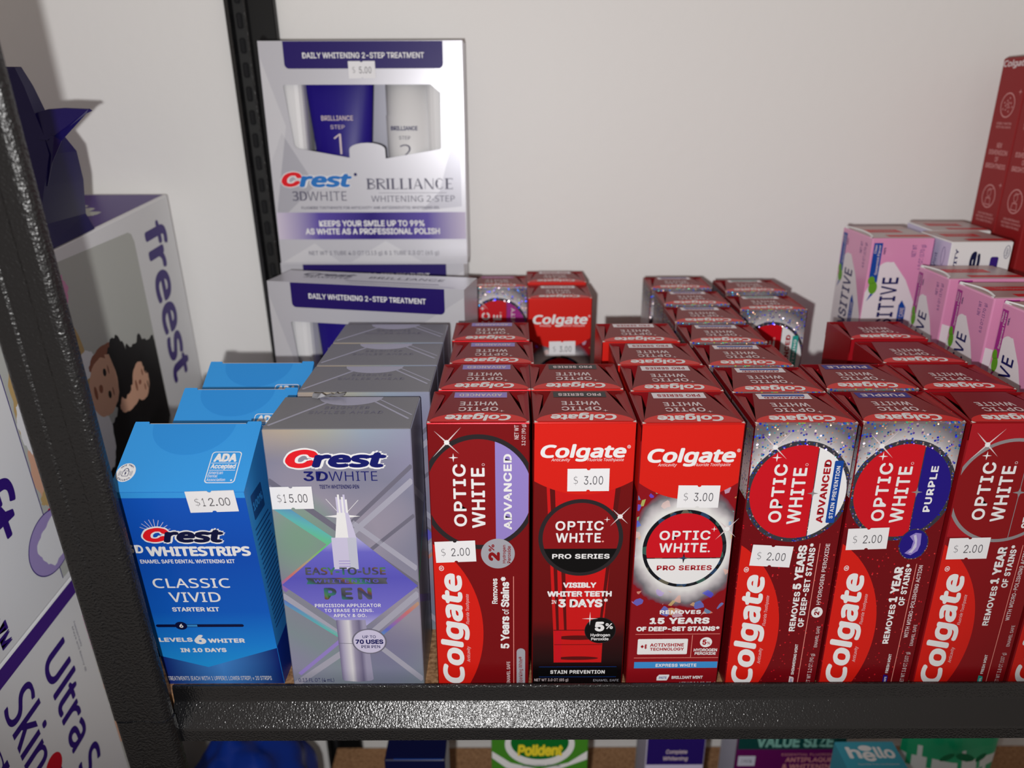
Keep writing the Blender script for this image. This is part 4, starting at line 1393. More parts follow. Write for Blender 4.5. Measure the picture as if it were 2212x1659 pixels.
    mb.text(fr, 'KEEPS YOUR SMILE UP TO 99%', tu(35.2), tv(212.2), tu(121.6), tv(217.2), 'white_ink', 4, 0, 0.03)
    mb.text(fr, 'AS WHITE AS A PROFESSIONAL POLISH', tu(23.4), tv(205.8), tu(134), tv(210.8), 'white_ink', 4, 0, 0.03)
    mb.text(fr, 'NET WT 1 TUBE 4.0 OZ (113 g) & 1 TUBE 2.3 OZ (65 g)', tu(24.6), tv(188), tu(132.6), tv(192.4), 'shadow_ink', 4, 0, 0)
    ft = Fr((-W / 2, 0, H), (1, 0, 0), (0, 1, 0))
    mb.text(ft, 'Crest', 18, 24, 62, 34, 'shadow_ink', 2, 0, 0.04, 0.2, 'N')
    mb.text(ft, '3DWHITE', 22, 17, 60, 22, 'shadow_ink', 2)
    mb.text(ft, 'BRILLIANCE', 75, 22, 136, 29, 'shadow_ink', 2)
    mb.line(ft, (60, 12), (136, 11), 1.0, 'purple_ink', 2)
    mb.line(ft, (66, 5), (150, 4), 0.5, 'purple_ink', 2)
    mb.build('box_body', root)
    # tube with a flat top and a round bottle showing in the window
    def loft(rings, mname, name, sm=True):
        b = MB()
        vs, fs = [], []
        N = 28
        for (cx, cy_, z, rx, ry) in rings:
            vs += [(cx + rx * cos(2 * pi * i / N), cy_ + ry * sin(2 * pi * i / N), z) for i in range(N)]
        for k in range(len(rings) - 1):
            fs += [(k * N + i, k * N + (i + 1) % N, (k + 1) * N + (i + 1) % N, (k + 1) * N + i) for i in range(N)]
        fs += [tuple(range(N - 1, -1, -1)), tuple(range((len(rings) - 1) * N, len(rings) * N))]
        b.add(vs, fs, mname)
        return b
    cx = (tu(56.5) * MM) - W / 2
    b = loft([(cx, .019, .030, .0215, .011), (cx, .019, .095, .0235, .011), (cx, .019, .150, .0282, .0045), (cx, .019, .160, .0288, .0022)], 'indigo', 'toothpaste_tube')
    ftb = Fr((-W / 2, .0078, 0), (1, 0, 0), (0, 0, 1))
    b.text(ftb, 'BRILLIANCE', tu(42.4), tv(293.9), tu(67.6), tv(297.6), 'pale_ink', 0, 0, 0.01)
    b.text(ftb, 'STEP', tu(49.2), tv(287.6), tu(60.4), tv(290.6), 'pale_ink', 0)
    b.text(ftb, '1', tu(51), tv(268.5), tu(57), tv(284), 'pale_ink', 0, 0, 0, f='N', thin=0.01)
    tube = b.build('toothpaste_tube', root)
    tube['label'] = 'purple tube labelled step 1 behind the window'
    cx = (tu(111.6) * MM) - W / 2
    b = loft([(cx, .020, .020, .0195, .0175), (cx, .020, .1195, .0198, .0175), (cx, .020, .1200, .0192, .017), (cx, .020, .155, .0190, .017)], 'white_card', 'gel_bottle')
    fb_ = Fr((-W / 2, .0022, 0), (1, 0, 0), (0, 0, 1))
    b.text(fb_, 'BRILLIANCE', tu(98), tv(286.6), tu(119), tv(289.8), 'navy_ink', 0, 0, 0.02)
    b.text(fb_, 'STEP', tu(104), tv(279.8), tu(113), tv(282.4), 'shadow_ink', 0)
    b.text(fb_, '2', tu(104), tv(264), tu(113.4), tv(276), 'shadow_ink', 0, 0, 0, f='N', thin=0.01)
    bot = b.build('gel_bottle', root)
    bot['label'] = 'white bottle labelled step 2 behind the window'
    for ob in (tube, bot):
        for p in ob.data.polygons:
            if len(p.vertices) == 4:
                p.use_smooth = True
    b = MB()
    b.box((x0 + .004, D - .004, .004), (x1 - .004, D - .0035, H - .004), 'shade_card')
    b.box((x0 + .012, .004, .02), (x0 + .030, .036, .164), 'white_card', 0.006, 3)
    b.box((x1 - .030, .004, .02), (x1 - .0135, .036, .164), 'white_card', 0.006, 3)
    b.build('inner_tray', root)
    return root, fr


mat('indigo_dark', (36, 18, 104), 0.4)
mat('shadow_ink', (92, 90, 112), 0.45)


def serif_word(mb, fr, a, b, c, d, m):
    """the ten serif capitals of the kit name, thick stems and hairline joins"""
    w, h = (c - a) / 10.6, d - b
    x = a
    st = w * 0.24
    ha = h * 0.055
    for ch in 'BRILLIANCE':
        lw = w * {'I': 0.55, 'B': 1.05, 'R': 1.15, 'N': 1.25, 'C': 1.1, 'A': 1.25, 'L': 0.98, 'E': 1.0}[ch]
        g = w * 0.1
        l, r = x + g, x + lw - g * 0.3
        if ch in 'BRILE':
            mb.rect(fr, l + st * .4, b, l + st * 1.4, d, m, 4)
            for v in (b, d - ha):
                mb.rect(fr, l, v, l + st * 1.9, v + ha, m, 4)
        if ch in 'BR':
            mb.ring(fr, l + st * 1.4, b + h * .76, r - l - st * 1.4, h * .24, ha * 1.6, m, 4, None, 18, -90, 90)
        if ch == 'B':
            mb.ring(fr, l + st * 1.4, b + h * .27, r - l - st * 1.1, h * .27, ha * 1.6, m, 4, None, 18, -90, 90)
        if ch == 'R':
            mb.poly(fr, [(l + st * 1.6, b + h * .5), (l + st * 2.5, b + h * .5), (r + st * .5, b), (r - st * .5, b)], m, 4)
        if ch in 'LE':
            mb.rect(fr, l, b, r, b + ha, m, 4)
            mb.poly(fr, [(r - ha, b), (r, b), (r, b + h * .25)], m, 4)
        if ch == 'E':
            mb.rect(fr, l, d - ha, r, d, m, 4)
            mb.rect(fr, l + st, b + h * .5 - ha / 2, r - st * .6, b + h * .5 + ha / 2, m, 4)
            mb.poly(fr, [(r - ha, d), (r, d), (r, d - h * .25)], m, 4)
        if ch == 'N':
            mb.rect(fr, l + st * .3, b, l + st * .55, d, m, 4)
            mb.rect(fr, r - st * .55, b, r - st * .3, d, m, 4)
            mb.poly(fr, [(l, d), (l + st, d), (r - st * .3, b), (r - st * 1.1, b)], m, 4)
        if ch == 'A':
            k = (l + r) / 2
            mb.poly(fr, [(l + st * .2, b), (l + st * .5, b), (k + st * .1, d), (k - st * .2, d)], m, 4)
            mb.poly(fr, [(r - st * 1.2, b), (r - st * .1, b), (k + st * .2, d), (k - st * .3, d)], m, 4)
            mb.rect(fr, l + w * .25, b + h * .3, r - w * .25, b + h * .3 + ha, m, 4)
        if ch == 'C':
            mb.ring(fr, (l + r) / 2, (b + d) / 2, (r - l) / 2, h / 2, ha, m, 4, None, 26, 40, 320)
            mb.ring(fr, (l + r) / 2, (b + d) / 2, (r - l) / 2, h * .47, st * .9, m, 4, None, 16, 125, 235)
        x += lw


kit, frk = make_twostep()
kit['label'] = 'silver kit carton standing on top, its full front with purple banner in view'
kit.location = (-.1165, .3085, .1745)
dup(kit, 'silver kit carton standing on the shelf behind the silver pen cartons', (-.1125, .2315, 0), (0, 0, radians(-11.5)))
dup(kit, 'silver kit carton hidden behind the lower kit box, only its top strip in view', (-.1195, .3125, 0), (0, 0, radians(-2.0)))
sticker(kit, '$ 5.00', frk, 79.6, 153.6, 0.4)

# ------------------------------------------------------------------ sensitive-teeth cartons (pink and blue)
def top_red_reflection(mb, W, D, H):  # red reflected in the glossy tops, painted as flat bars
    ft = Fr((-W / 2, 0, H), (1, 0, 0), (0, 1, 0))
    w, d = W / MM, D / MM
    mb.rect(ft, w * .12, d * .42, w * .72, d * .68, 'disc_red', 1)
    mb.rect(ft, w * .30, d * .06, w * .98, d * .22, 'disc_red', 1)
    mb.text(ft, 'Toothpaste', w * .25, d * .48, w * .62, d * .62, 'rose_top', 2)
    mb.rect(ft, w * .02, d * .74, w * .96, d * .96, 'rose_top', 1)


def tooth_art(mb, fr, w, bar, stage, H):
    """slanted colour bar with a leaf, a white blob and the long upward word"""
    o = H - 190
    mb.poly(fr, [(0.4, 0.4), (w * .62, 0.4), (w * .97, 128 + o), (w * .64, 158 + o), (w * .40, 172 + o), (w * .24, 171 + o), (w * .12, 160 + o), (0.4, 148 + o)], 'pink_white', 1)
    mb.ell(fr, w * .31, 164 + o, w * .16, 8, 'pink_white', 1.1)
    mb.rect(fr, w * .04, 156 + o, w * .18, 186.5 + o, bar, 2)
    mb.poly(fr, [(w * .05, 141 + o), (w * .10, 147 + o), (w * .15, 147 + o)], bar, 1.8)
    mb.ell(fr, w * .085, 157.5 + o, w * .055, 3.4, 'leaf_green', 3)
    mb.ell(fr, w * .125, 152 + o, w * .07, 5.0, 'leaf_green', 3.2)
    mb.line(fr, (w * .07, 155 + o), (w * .15, 156 + o), 0.3, 'leaf_dark', 3.6)
    mb.text(fr, 'Clean', w * .055, 178.5 + o, w * .095, 185 + o, 'pale_ink', 3, 90, 0.015)
    mb.text(fr, 'Spearmint Flavor', w * .115, 162 + o, w * .165, 185 + o, 'pale_ink', 3, 90, 0.015)
    mb.text(fr, stage, w * .205, 178 + o, w * .24, 183 + o, 'navy_ink', 3, 90, 0.03)
    mb.text(fr, 'SENSITIVE', w * .26, 98 + o, w * .53, 160 + o, 'navy_ink', 3, 90, 0.015, sp=1.1)
    mb.text(fr, 'NET WT', w * .66, 176 + o, w * .73, 185 + o, 'purple_ink', 3, 90)
    mb.text(fr, '6.0 OZ (170 g)', w * .79, 166 + o, w * .88, 185 + o, 'purple_ink', 3, 90)
    mb.poly(fr, [(w * .60, 118 + o), (w * .72, 112 + o), (w * .72, 136 + o), (w * .64, 142 + o), (w * .60, 138 + o)], bar, 2)
    mb.text(fr, 'DAILY CARE', w * .63, 119 + o, w * .70, 136 + o, 'pale_ink', 3, 90, 0.01)


def make_sensitive(label, W, D, H, bar, group, stage='GEL'):
    root = thing('toothpaste_carton', label, 'toothpaste box', group=group)
    mb = MB()
    mb.box((-W / 2, 0, 0), (W / 2, D, H), 'pink_card', 0.0009, 2)
    f0 = Fr((-W / 2, 0, 0), (1, 0, 0), (0, 0, 1))
    if bar == 'magenta':
        w_ = W / MM
        mb.poly(f0, [(0.9, 1), (w_ - .9, 1), (w_ - .9, 120), (w_ * .5, 150), (0.9, 158)], 'pink_white', 1)
        mb.rect(f0, w_ * .12, 186, w_ * .3, 189, 'magenta', 1)
    else:
        tooth_art(mb, f0, W / MM, bar, stage, H / MM)
    tooth_art(mb, Fr((-W / 2, D, 0), (0, -1, 0), (0, 0, 1)), D / MM, bar, stage, H / MM)
    if bar != 'magenta':
        mb.rect(Fr((W / 2, 0, 0), (0, 1, 0), (0, 0, 1)), 0.3, 0.5, 3, H / MM - 1, bar, 1)
    mb.build('box_body', root)
    fb = MB()
    fb.box((-W / 2 + .001, .001, H - .0002), (W / 2 - .001, D - .001, H + .0006), 'flap_pale', 0.0002)
    top_red_reflection(fb, W, D, H + .0006)
    fb.build('top_flap', root)
    fb = MB()      # curled white edge of the glued side flap
    n = 12
    vs = []
    for i in range(n + 1):
        t = i / n
        y = D * (0.03 + 0.94 * t)
        b = sin(pi * t)
        vs += [(-W / 2 + .0003, y, H - .0004), (-W / 2 + .0004 + .0042 * b, y, H + .0009 - .0004 * b), (-W / 2 + .0010 + .0046 * b, y, H + .0014)]
    fs = []
    for i in range(n):
        for k in (0, 1):
            a = i * 3 + k
            fs.append((a, a + 1, a + 4, a + 3))
    fb.add(vs, fs, 'white_card')
    fb.build('dust_flap', root)
    return root


mat('flap_pale', (172, 150, 150), 0.28, 0, 0.55)
pk = make_sensitive('pink toothpaste carton nearest the right edge, front of the three pink ones', .054, .042, .190, 'magenta', 'pink cartons at the right')
pk.location = (.3272, .073, 0)
dup(pk, 'pink toothpaste carton in the middle of the three pink ones', (.3274, .124, 0))
dup(pk, 'pink toothpaste carton furthest back of the three pink ones', (.3284, .178, 0))
bs = make_sensitive('pink and blue toothpaste carton standing at the back near the wall', .0475, .054, .207, 'blue_ink', None, 'PASTE')
bs.location = (.2974, .241, 0)


def make_white(label):
    W, D, H = .0455, .047, .207
    root = thing('toothpaste_carton', label, 'toothpaste box', group='white cartons at the back right')
    mb = MB()
    mb.box((-W / 2, 0, 0), (W / 2, D, H), 'white_card', 0.0006, 1)
    fr = Fr((-W / 2, 0, 0), (1, 0, 0), (0, 0, 1))
    mb.text(fr, 'ive', 13, 160, 23.0, 200, 'dark_navy', 3, 90, 0.04, 0.1, 'N')
    mb.text(fr, 'ANTICAVITY', 3.6, 160, 6.0, 202, 'navy_ink', 3, 90, 0.03)
    mb.rrect(fr, 30.5, 183, 36.5, 196, 1.5, 'purple_ink', 3)
    mb.ring(fr, 43.0 - 1.2, 199.5, 2.2, 5.0, 0.4, 'navy_ink', 3, None, 24)
    mb.text(fr, 'new', 41.0, 196.5, 42.8, 202.5, 'navy_ink', 3, 90)
    f2 = Fr((-W / 2, D, 0), (0, -1, 0), (0, 0, 1))
    mb.rect(f2, 0.5, 1, 46.5, 206, 'lavender_card', 1)
    mb.ring(f2, 38, 195, 2.4, 7, 0.4, 'purple_ink', 3, None, 24)
    mb.text(f2, 'Smooth Mint', 26, 160, 30, 196, 'purple_ink', 3, 90)
    mb.build('box_body', root)
    fb = MB()
    fb.box((-W / 2 + .001, .001, H - .0002), (W / 2 - .001, D - .001, H + .0006), 'flap_pale', 0.0002)
    top_red_reflection(fb, W, D, H + .0006)
    fb.build('top_flap', root)
    return root


wh = make_white('white toothpaste carton behind the pink cartons, with dark lettering on its front')
wh.location = (.3478, .2245, 0)
dup(wh, 'white toothpaste carton against the wall, behind the other white one', (.3595, .2745, 0), (0, 0, radians(-4)))


def make_tall(label):
    W, D, H = .05, .035, .336
    root = thing('toothpaste_carton', label, 'toothpaste box', group='tall red cartons at the right edge')
    mb = MB()
    mb.box((-W / 2, 0, 0), (W / 2, D, H), 'tall_red', 0.0008)
    fr = Fr((-W / 2, D, 0), (0, -1, 0), (0, 0, 1))
    mb.text(fr, 'Colgate', 1.5, 328, 33, 334.5, 'pale_ink', 3, 0, 0.03, 0.15, 'N')
    for c, b in ((18, 300.5), (18, 229)):
        mb.ring(fr, c, b, 9.2, 9.6, 1.0, 'rose_ink', 3, None, 40)
        mb.star(fr, c + 13, b + 10, 2.4, 'rose_ink', 3, 0.25)
    for i in range(14):
        a = i * 2.4
        r = 1.0 + 0.42 * i
        mb.star(fr, 18 + r * cos(a), 300.5 + r * sin(a), 1.1, 'rose_ink', 3, 0.5)
    mb.ring(fr, 18, 232, 2.6, 3.6, 0.6, 'rose_ink', 3, None, 20)
    mb.poly(fr, [(14, 222), (22, 222), (21, 228), (15, 228)], 'rose_ink', 3)
    mb.poly(fr, [(14.8, 222.7), (21.2, 222.7), (20.4, 227.2), (15.6, 227.2)], 'tall_red', 3.4)
    mb.line(fr, (15, 233), (23, 236), 0.6, 'rose_ink', 3)
    for s_, a, b, c, d in (('VISIBLY WHITER', 8, 285.6, 28, 287.4), ('TEETH IN 3 DAYS', 8, 282.8, 28, 284.6), ('NEW', 15, 267.6, 22, 271.6),
                           ('DIMENSION', 6, 262.0, 31, 266.0), ('OF', 16, 256.6, 20.6, 260.6), ('BRIGHTNESS', 5, 251.2, 32, 255.2),
                           ('HIGH PERFORMANCE', 8, 213.6, 29, 215.4), ('WHITENING TOOTHPASTE', 6, 210.8, 31, 212.6), ('FOR A BRIGHTER SMILE', 7, 208.0, 30, 209.8)):
        mb.text(fr, s_, a, b, c, d, 'rose_ink', 3, 0, 0.02)
    ff = Fr((-W / 2, 0, 0), (1, 0, 0), (0, 0, 1))
    mb.text(ff, 'Colgate', 6, 322, 44, 332, 'white_ink', 3, 0, 0.03, 0.15, 'N')
    mb.build('box_body', root)
    fb = MB()
    fb.box((-W / 2 + .0015, .0015, H - .0002), (W / 2 - .0015, D - .0015, H + .0007), 'flap_dark', 0.0002)
    fb.build('top_flap', root)
    return root


tr_ = make_tall('tall dark red carton at the right edge, standing against the wall')
tr_.location = (.425, .2985, 0)
dup(tr_, 'tall dark red carton nearer the camera, cut by the right edge', (.425, .2625, 0))

# ------------------------------------------------------------------ diaper cartons beyond the left post
def blob(cu, cv, ru, rv, seed, rough=0.12, n=60, f=9):
    r = random.Random(seed)
    ph = [r.uniform(0, 6.28) for _ in range(4)]
    out = []
    for i in range(n):
        a = 2 * pi * i / n
        k = 1 + rough * (0.5 * sin(f * a + ph[0]) + 0.3 * sin(2 * f * a + ph[1]) + 0.4 * sin(3 * a + ph[2])) + r.uniform(-.3, .3) * rough
        out.append((cu + ru * k * cos(a), cv + rv * k * sin(a)))
    return out


X_FACE = -.30
cartA = thing('diaper_carton', 'white and purple carton left of the post, with a photo of two people lying down', 'diaper box', (0, 0, 0), (TILT, 0, 0), 'white and purple cartons')
mb = MB()
mb.box((-.50, -.012, -.0045), (X_FACE, .362, .2025), 'white_card', 0.0015, 2)
fr = Fr((X_FACE, 0, 0), (0, 1, 0), (0, 0, 1))
# photo window
mb.poly(fr, [(95, 1), (285.5, 1), (285.6, 48), (286.5, 180), (284, 186.5), (279, 189), (175, 194), (95, 196)], 'photo_grey', 1)
W_ = (95.2, 1.2, 284.8, 188)
mb.poly(fr, blob(140, 120, 44, 50, 9, 0.05), 'tan_cloth', 2, W_)
mb.poly(fr, blob(112, 78, 16, 32, 5, 0.10), 'skin', 2.4, W_)
mb.poly(fr, blob(106, 110, 10, 18, 8, 0.10), 'white_ink', 2.6, W_)
mb.poly(fr, blob(108, 60, 12, 6, 3, 0.1), 'tan_cloth', 2.7, W_)
mb.poly(fr, blob(104, 46, 8, 6, 3, 0.1), 'disc_red', 2.7, W_)
mb.poly(fr, blob(166, 176, 16, 14, 3, 0.1), 'pink_card', 2.1, W_)
mb.poly(fr, blob(252, 58, 44, 52, 11, 0.10, 110, 13), 'hair_black', 2, W_)      # parent's curls
mb.poly(fr, blob(212, 36, 40, 34, 12, 0.12, 90, 11), 'hair_black', 2.1, W_)
mb.poly(fr, blob(180, 60, 14, 26, 2, 0.06), 'white_ink', 2.2, W_)
mb.poly(fr, blob(182, 118, 12, 10, 4, 0.06), 'white_ink', 2.2, W_)
mb.poly(fr, blob(205, 114, 22, 9, 6, 0.05), 'skin_dark', 2.4, W_)
mb.poly(fr, blob(228, 70, 17, 9, 6, 0.05), 'skin', 2.5, W_)
mb.poly(fr, blob(222, 98, 17, 25, 21, 0.07, 80, 11), 'hair_black', 2.6, W_)      # baby's hair
mb.poly(fr, blob(196, 94, 20, 22, 7, 0.03), 'skin', 3, W_)
mb.poly(fr, [(209, 76), (214, 82), (216, 98), (212, 114), (206, 116), (206, 78)], 'skin', 3.1, W_)
for v in (86, 104):
    mb.ell(fr, 201, v, 2.2, 3.0, 'hair_black', 3.6)
    mb.ell(fr, 206.5, v, 0.8, 3.6, 'skin_dark', 3.6)
mb.poly(fr, blob(191.5, 95, 2.6, 3.2, 2, 0.05), 'skin_dark', 3.5)
mb.ell(fr, 184, 95, 2.0, 5.2, 'skin_dark', 3.6)
mb.poly(fr, blob(249, 75, 13.5, 16, 15, 0.03), 'skin', 3, W_)                     # parent's face
for v in (68, 81):
    mb.ell(fr, 253.5, v, 1.1, 3.0, 'skin_dark', 3.6)
    mb.ell(fr, 258.5, v, 0.8, 3.4, 'hair_black', 3.6)
mb.ell(fr, 240.5, 75, 1.5, 4.8, 'skin_dark', 3.6)
mb.ell(fr, 247, 75, 2.2, 2.0, 'skin_dark', 3.5)
mb.poly(fr, blob(262, 86, 5, 10, 15, 0.2), 'hair_black', 3.7, W_)
# lettering reading downwards
mb.text(fr, 'freest', 305, 46, 346, 187, 'purple_ink', 3, -90, 0.028, 0, 'N', res=8)
mb.text(fr, 'Soft', 33, 58, 77, 168, 'purple_ink', 3, -90, 0.012, 0, 'N', res=8)
mb.text(fr, 'Shield', 5, 20, 34, 168, 'purple_ink', 3, -90, 0.008, 0, 'N', res=8)
mb.text(fr, '\u2122', 28, 1.5, 37.5, 17, 'purple_ink', 3, -90, 0.008)
mb.line(fr, (94.6, 1), (94.6, 196), 0.7, 'purple_ink', 3)
mb.ell(fr, 94, 31, 24, 21, 'purple_ink', 3.2)
mb.ell(fr, 94, 31, 23.3, 20.3, 'lilac_print', 3.5)
mb.poly(fr, blob(96, 30, 15, 15, 33, 0.14, 40, 4), 'white_ink', 3.9)
mb.poly(fr, [(110, 12), (114, 13), (115, 5), (110, 3), (107, 7)], 'disc_red', 3.8)
# top panel
ft = Fr((-.50, -.012, .2025), (1, 0, 0), (0, 1, 0))
mb.rect(ft, 2, 2, 197, 372, 'purple_card', 1)
mb.text(ft, 'Soft', 40, 235, 178, 330, 'photo_grey', 2, 0, 0.03, 0, 'N', res=8)
mb.poly(ft, blob(150, 190, 30, 26, 3, 0.1), 'skin', 2)
mb.build('box_body', cartA)

cartB = thing('diaper_carton', 'white carton with a purple top band under the upper carton, at the lower left', 'diaper box', (0, 0, 0), (TILT, 0, 0), 'white and purple cartons')
mb = MB()
mb.box((-.50, -.012, -.585), (X_FACE, .360, -.0050), 'white_card', 0.0015, 2)
fr = Fr((X_FACE, 0, 0), (0, 1, 0), (0, 0, 1))
mb.rect(fr, -11, -17.6, 359, -6.6, 'purple_card', 1)
mb.text(fr, 'Ultra Soft', 52.5, -196, 80, -34, 'purple_ink', 3, -90, 0.02, 0, 'N', res=8)
mb.text(fr, 'Skin Shield', 12.5, -196, 41.5, -31, 'purple_ink', 3, -90, 0.02, 0, 'N', res=8, hb=0)
mb.text(fr, 'diaper', -8, -190, 3.5, -40, 'purple_ink', 3, -90, 0.01, 0, 'N')
mb.ell(fr, 34, -104, 9, 9, 'disc_red', 3.5)
mb.text(fr, 'Freestyle Family', 91, -56, 93, -34, 'navy_ink', 3, -90)
mb.text(fr, 'Maya and Benny @', 88, -76, 90, -36, 'shadow_ink', 3, -90)
mb.rrect(fr, 101.5, -420, 300, -33, 8, 'photo_grey', 1.5)
for i in range(10):
    mb.rect(fr, 101.6, -68 + 3.2 * i, 125, -66.4 + 3.2 * i, 'pink_card', 2)
mb.poly(fr, blob(112, -86, 10, 14, 3, 0.1), 'tan_cloth', 2.2, (101.6, -400, 300, -40))
mb.poly(fr, blob(112, -104, 10, 12, 5, 0.1), 'skin', 2.6, (101.6, -400, 300, -40))
mb.poly(fr, blob(112, -122, 10, 9, 6, 0.1), 'white_ink', 2.8, (101.6, -400, 300, -40))
mb.poly(fr, blob(114, -150, 13, 24, 7, 0.1), 'skin', 2.4, (101.6, -400, 300, -40))
mb.build('box_body', cartB)

# dark purple bag standing on the upper carton, its top edge folded out to a point
bag = thing('plastic_bag', 'dark purple plastic bag with a pointed folded flap, on top of the left carton', 'bag', (-.335, .16, .19))
def solid(mb, pts, thick, mname):
    """closed thick sheet from outline points"""
    n = len(pts)
    c = sum((Vector(p) for p in pts), Vector()) / n
    nm = Vector()
    for i in range(n):
        nm += (Vector(pts[i]) - c).cross(Vector(pts[(i + 1) % n]) - c)
    nm.normalize()
    vs = [Vector(p) for p in pts] + [Vector(p) - nm * thick for p in pts]
    mb.add(vs, [tuple(range(n)), tuple(range(2 * n - 1, n - 1, -1))] + [(i, n + i, n + (i + 1) % n, (i + 1) % n) for i in range(n)], mname)


B0 = Vector((-.335, .16, .19))
mb = MB()
rows_ = [  # height, left x, right x, front y, back y
    (.0, -.400, -.300, .150, .215), (.231, -.400, -.3035, .158, .212), (.2555, -.398, -.2960, .160, .206), (.275, -.396, -.2905, .163, .198),
    (.287, -.394, -.2925, .165, .190), (.2998, -.392, -.2965, .167, .182), (.3155, -.390, -.3000, .168, .176), (.3265, -.388, -.3040, .169, .172)]
N = 12
vs, fs = [], []
for k, (z, xl, xr, yf, yb) in enumerate(rows_):
    for i in range(N):
        t = i / (N - 1)
        y = yf + 0.004 * sin(t * 9 + k) * (1 - t)
        vs.append(Vector((xl + (xr - xl) * t, y, z + 0.003 * sin(t * 6) * (k > 5) if k else 0.2036 + y * tan(TILT))) - B0)
    for i in range(N):
        t = 1 - i / (N - 1)
        y = yb + 0.004 * sin(t * 7 + k)
        vs.append(Vector((xl + (xr - xl) * t, y, z if k else 0.2036 + y * tan(TILT))) - B0)
M2 = 2 * N
for k in range(len(rows_) - 1):
    fs += [(k * M2 + i, k * M2 + (i + 1) % M2, (k + 1) * M2 + (i + 1) % M2, (k + 1) * M2 + i) for i in range(M2)]
fs += [tuple(range(M2 - 1, -1, -1)), tuple(range((len(rows_) - 1) * M2, len(rows_) * M2))]
mb.add(vs, fs, 'bag_purple')
mb.build('bag_body', bag)
mb = MB()
path_u = [(-.2990, .1690, .2990), (-.2900, .1700, .3015), (-.2800, .1710, .3022), (-.2655, .1725, .3016), (-.2640, .1726, .3003)]
path_l = [(-.2955, .1640, .2840), (-.2905, .1640, .2835), (-.2862, .1655, .2862), (-.2775, .1690, .2915), (-.2668, .1722, .2992)]
vs = [Vector(p) - B0 for p in path_u + path_l]
n = len(path_u)
vs += [v + Vector((0.0004, 0.0012, 0.0004)) for v in vs]
fs = []
for i in range(n - 1):
    fs += [(i + n, i + n + 1, i + 1, i), (2 * n + i, 2 * n + i + 1, 3 * n + i + 1, 3 * n + i), (i, i + 1, 2 * n + i + 1, 2 * n + i), (n + i, 3 * n + i, 3 * n + i + 1, n + i + 1)]
fs.append((n - 1, 2 * n - 1, 4 * n - 1, 3 * n - 1))
mb.add(vs, fs, 'bag_purple')
# lower side of the point, joining the body
solid(mb, [Vector(p) - B0 for p in ((-.2668, .1722, .2992), (-.2775, .1690, .2915), (-.2862, .1655, .2862), (-.2925, .1660, .2870), (-.2960, .1640, .2555), (-.2905, .1650, .2700), (-.2840, .1690, .2830))][::-1], 0.001, 'bag_purple')
mb.build('folded_flap', bag)

# ------------------------------------------------------------------ things on the lower shelf, seen below the beam
ZL = -.405
def low_box(name, label, cat, x0, x1, y0, D, H, body, art, parts=True):
    root = thing(name, label, cat, ((x0 + x1) / 2, y0, ZL))
    W = x1 - x0
    mb = MB()
    mb.box((-W / 2, 0, 0), (W / 2, D, H), body, 0.0008)
    art(mb, Fr((-W / 2, 0, 0), (1, 0, 0), (0, 0, 1)), Fr((-W / 2, 0, H), (1, 0, 0), (0, 1, 0)), Fr((-W / 2, D, 0), (0, -1, 0), (0, 0, 1)), W / MM, D / MM, H / MM)
    mb.build('box_body', root)
    return root


def art_navy(mb, f, t, s, w, d, h):
    mb.text(t, 'STRIPS', w * .25, d * .78, w * .62, d * .9, 'teal_ink', 2, 0, 0.02)
    mb.line(t, (w * .15, 1.0), (w * .95, 0.8), 1.0, 'blue_ink', 2)
    mb.rect(Fr((w / 2 * MM, 0, 0), (0, 1, 0), (0, 0, 1)), 0.5, 1, d - .5, h - 1, 'pale_side', 1)
    mb.text(f, 'WHITENING', 6, h - 26, w - 6, h - 16, 'pale_ink', 2)


low_box('dental_carton', 'dark navy carton standing on the lower shelf under the pen cartons', 'box', -.1062, -.0560, .144, .036, .200, 'dark_navy', art_navy)


def art_green(mb, f, t, s, w, d, h):
    mb.rect(f, 0.5, 0.5, w - .5, h - .5, 'package_green', 0.5)
    mb.ell(f, w * .5, h - 12, w * .36, 26, 'white_card', 1, (0.5, 0.5, w - .5, h - .5))
    mb.ell(f, w * .5, h - 10, w * .30, 20, 'dark_green', 1.4, (0.5, 0.5, w - .5, h - .5))
    mb.text(f, 'Polident', w * .27, h - 26, w * .74, h - 12, 'yellow_ink', 2, 0, 0.05, 0.1)
    mb.poly(f, [(0.5, h - 20), (w * .2, h - 34), (w * .5, h - 42), (w * .8, h - 34), (w - .5, h - 20), (w - .5, h - 30), (w * .6, h - 46), (w * .3, h - 62), (w * .1, h - 66), (w * .4, h - 50), (w * .15, h - 40), (0.5, h - 28)], 'white_card', 1.8)
    mb.text(f, 'ANTIBACTERIAL DENTURE', w * .32, h - 39, w * .72, h - 36, 'navy_ink', 2.4)
    mb.ell(f, w * .5, h - 66, w * .24, 12, 'white_card', 1.2)


mat('dark_green', (10, 110, 40), 0.4)
low_box('cleanser_carton', 'green and white package with yellow lettering on the lower shelf', 'box', -.0195, .0690, .200, .045, .171, 'package_green', art_green)


def art_pw(mb, f, t, s, w, d, h):
    mb.rect(f, 0.8, h - 46, w - .8, h - .8, 'indigo_dark', 1)
    mb.text(f, 'Whitening', w * .30, h - 42, w * .72, h - 36, 'pale_ink', 2, 0, 0.01, 0.15)
    mb.text(f, 'Complete', w * .34, h - 34, w * .70, h - 28, 'pale_ink', 2, 0, 0.01, 0.15)
    mb.rrect(f, w * .40, h - 66, w + .4, h - 53, 0.6, 'white_ink', 2)
    mb.text(f, 'LARGE SIZE', w * .46, h - 62, w * .96, h - 58, 'shadow_ink', 3, 0, 0.02)
    mb.ell(f, w * .42, h - 84, w * .36, 9, 'shade_card', 1.4)
    mb.rect(s, 0.6, 1, 10, h - 1, 'pale_side', 1)


